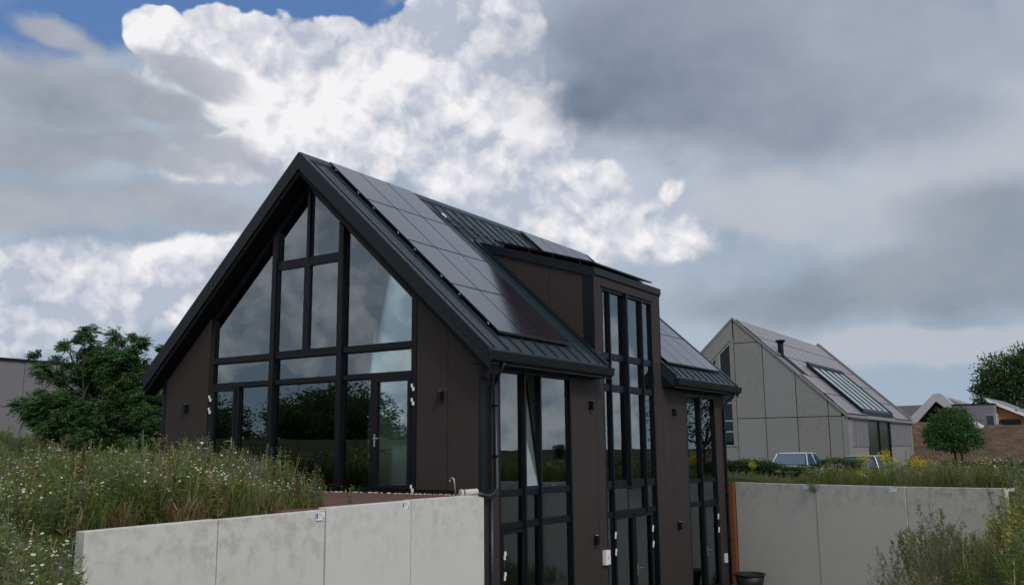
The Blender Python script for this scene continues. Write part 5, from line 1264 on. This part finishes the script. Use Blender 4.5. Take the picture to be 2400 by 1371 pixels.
R2 = [((1.6+a, 95+b, z), r) for a, b, z, r in ((0, 0, 8.0, (2.6, 2.5, 2.4)), (2.6, 1, 9.2, (2.6, 2.5, 2.2)), (-1.6, 0, 6.0, (1.4, 2, 1.5)), (1, 0, 5.6, (2.6, 2.5, 1.8)), (4.5, 0, 7, (3, 3, 3)), (3.5, 0, 10.2, (1.6, 1.6, 1.1)), (7.5, 1, 8.5, (3, 3, 2.6)), (-.8, 0, 7.6, (1.3, 1.5, 1.2)))]
tree('poplar_tree', (2.8, 95, 1.), R2, .4, 30000, 'leaf', DK, 'large dark tree behind the far houses at the right edge', leafsz=.3)
WIL = [(.075, .105, .04), (.10, .13, .055), (.06, .085, .035)]
R3 = [((9.7+a*1.5, 38+b*1.5, -.9+(z+.6)*1.5), tuple(1.45*q_ for q_ in r)) for a, b, z, r in ((0, 0, 3.0, (1.5, 1.5, 1.5)), (.9, .4, 4.2, (1.4, 1.4, 1.0)), (-.75, 0, 4.0, (.6, .6, .5)), (-1.0, .3, 2.0, (.9, .9, .8)), (-.35, 0, 1.1, (.9, .9, .8)), (1.4, 0, 2, (1.2, 1.2, 1.4)), (-1.0, 0, 4.9, (.35, .35, .3)), (-.2, 0, 5.1, (.5, .5, .35)))]
tree('willow_tree', (10.2, 38.2, -.9), R3, .12, 9000, 'leaf', WIL, 'loose light green willow reaching in from the right edge', leafsz=.18)

# trees around the site, seen in the window reflections
def gen_tree(base, s, label, seed):
    lb = []
    for i in range(7):
        a_ = rng.uniform(0, 6.28); r_ = rng.uniform(0, 1.6)*s; lb.append(((base[0]+r_*math.cos(a_), base[1]+r_*math.sin(a_), base[2]+rng.uniform(.9, 4.6)*s), tuple(np.array([1.7, 1.7, 1.5])*s*rng.uniform(.7, 1.15))))
    return tree('field_tree', base, lb, .14*s, 6500, 'leaf', [(.06, .10, .04), (.08, .12, .05), (.045, .08, .034)], label, 'tree', 'trees across the field in front of the houses', leafsz=.28*s)
ORD = ['first', 'second', 'third', 'fourth', 'fifth', 'sixth', 'seventh', 'eighth', 'ninth', 'tenth', 'eleventh']
FT1 = [f'{w} copy of the rounded field trees in the row beyond the right edge of the picture' for w in ORD]
FT2 = [f'{w} bushy tree of the row behind the photographer, mirrored in the gable glass' for w in ORD]
FT1 = [f'{w} rounded tree of the field row beyond the right edge of the picture' for w in ORD]
p1 = gen_tree((70., 78., -.8), .75, 'broad field tree standing right of the yard, outside the picture', 1); p2 = gen_tree((-50., -52., -.5), 1.25, 'dense field tree standing behind the photographer, outside the picture', 2)
spots = [(58, 64, .9), (66, 88, 1.1), (60, 98, .8), (65, 116, 1.2), (70, 132, 1.1), (68, 44, 1.2), (72, 28, .9), (76, 150, 1.2), (80, 92, 1.2), (84, 108, 1.3), (46, 42, .8)]
for i, (x, y, s) in enumerate(spots):
    o = copy_tree(p1); o.location = (x, y, -.8); o.scale = (s, s, s*.95); o.rotation_euler.z = i*1.3; o.scale = (.6, .6, .6); o['label'] = FT1[i]
for i, (x, y, s) in enumerate([(-56, -50, 1.1), (-61, -54, 1.25), (-66, -46, .9), (-70, -52, 1.2), (-76, -47, 1.), (-45, -58, .8), (-82, -52, 1.1), (-57, -60, 1.4), (-64, -62, 1.4), (-88, -48, 1.1), (-38, -56, .6)]):
    o = copy_tree(p2); o.location = (x, y, -.5); o.scale = (s, s, s*.9); o.rotation_euler.z = i*1.7; o['label'] = FT2[i]
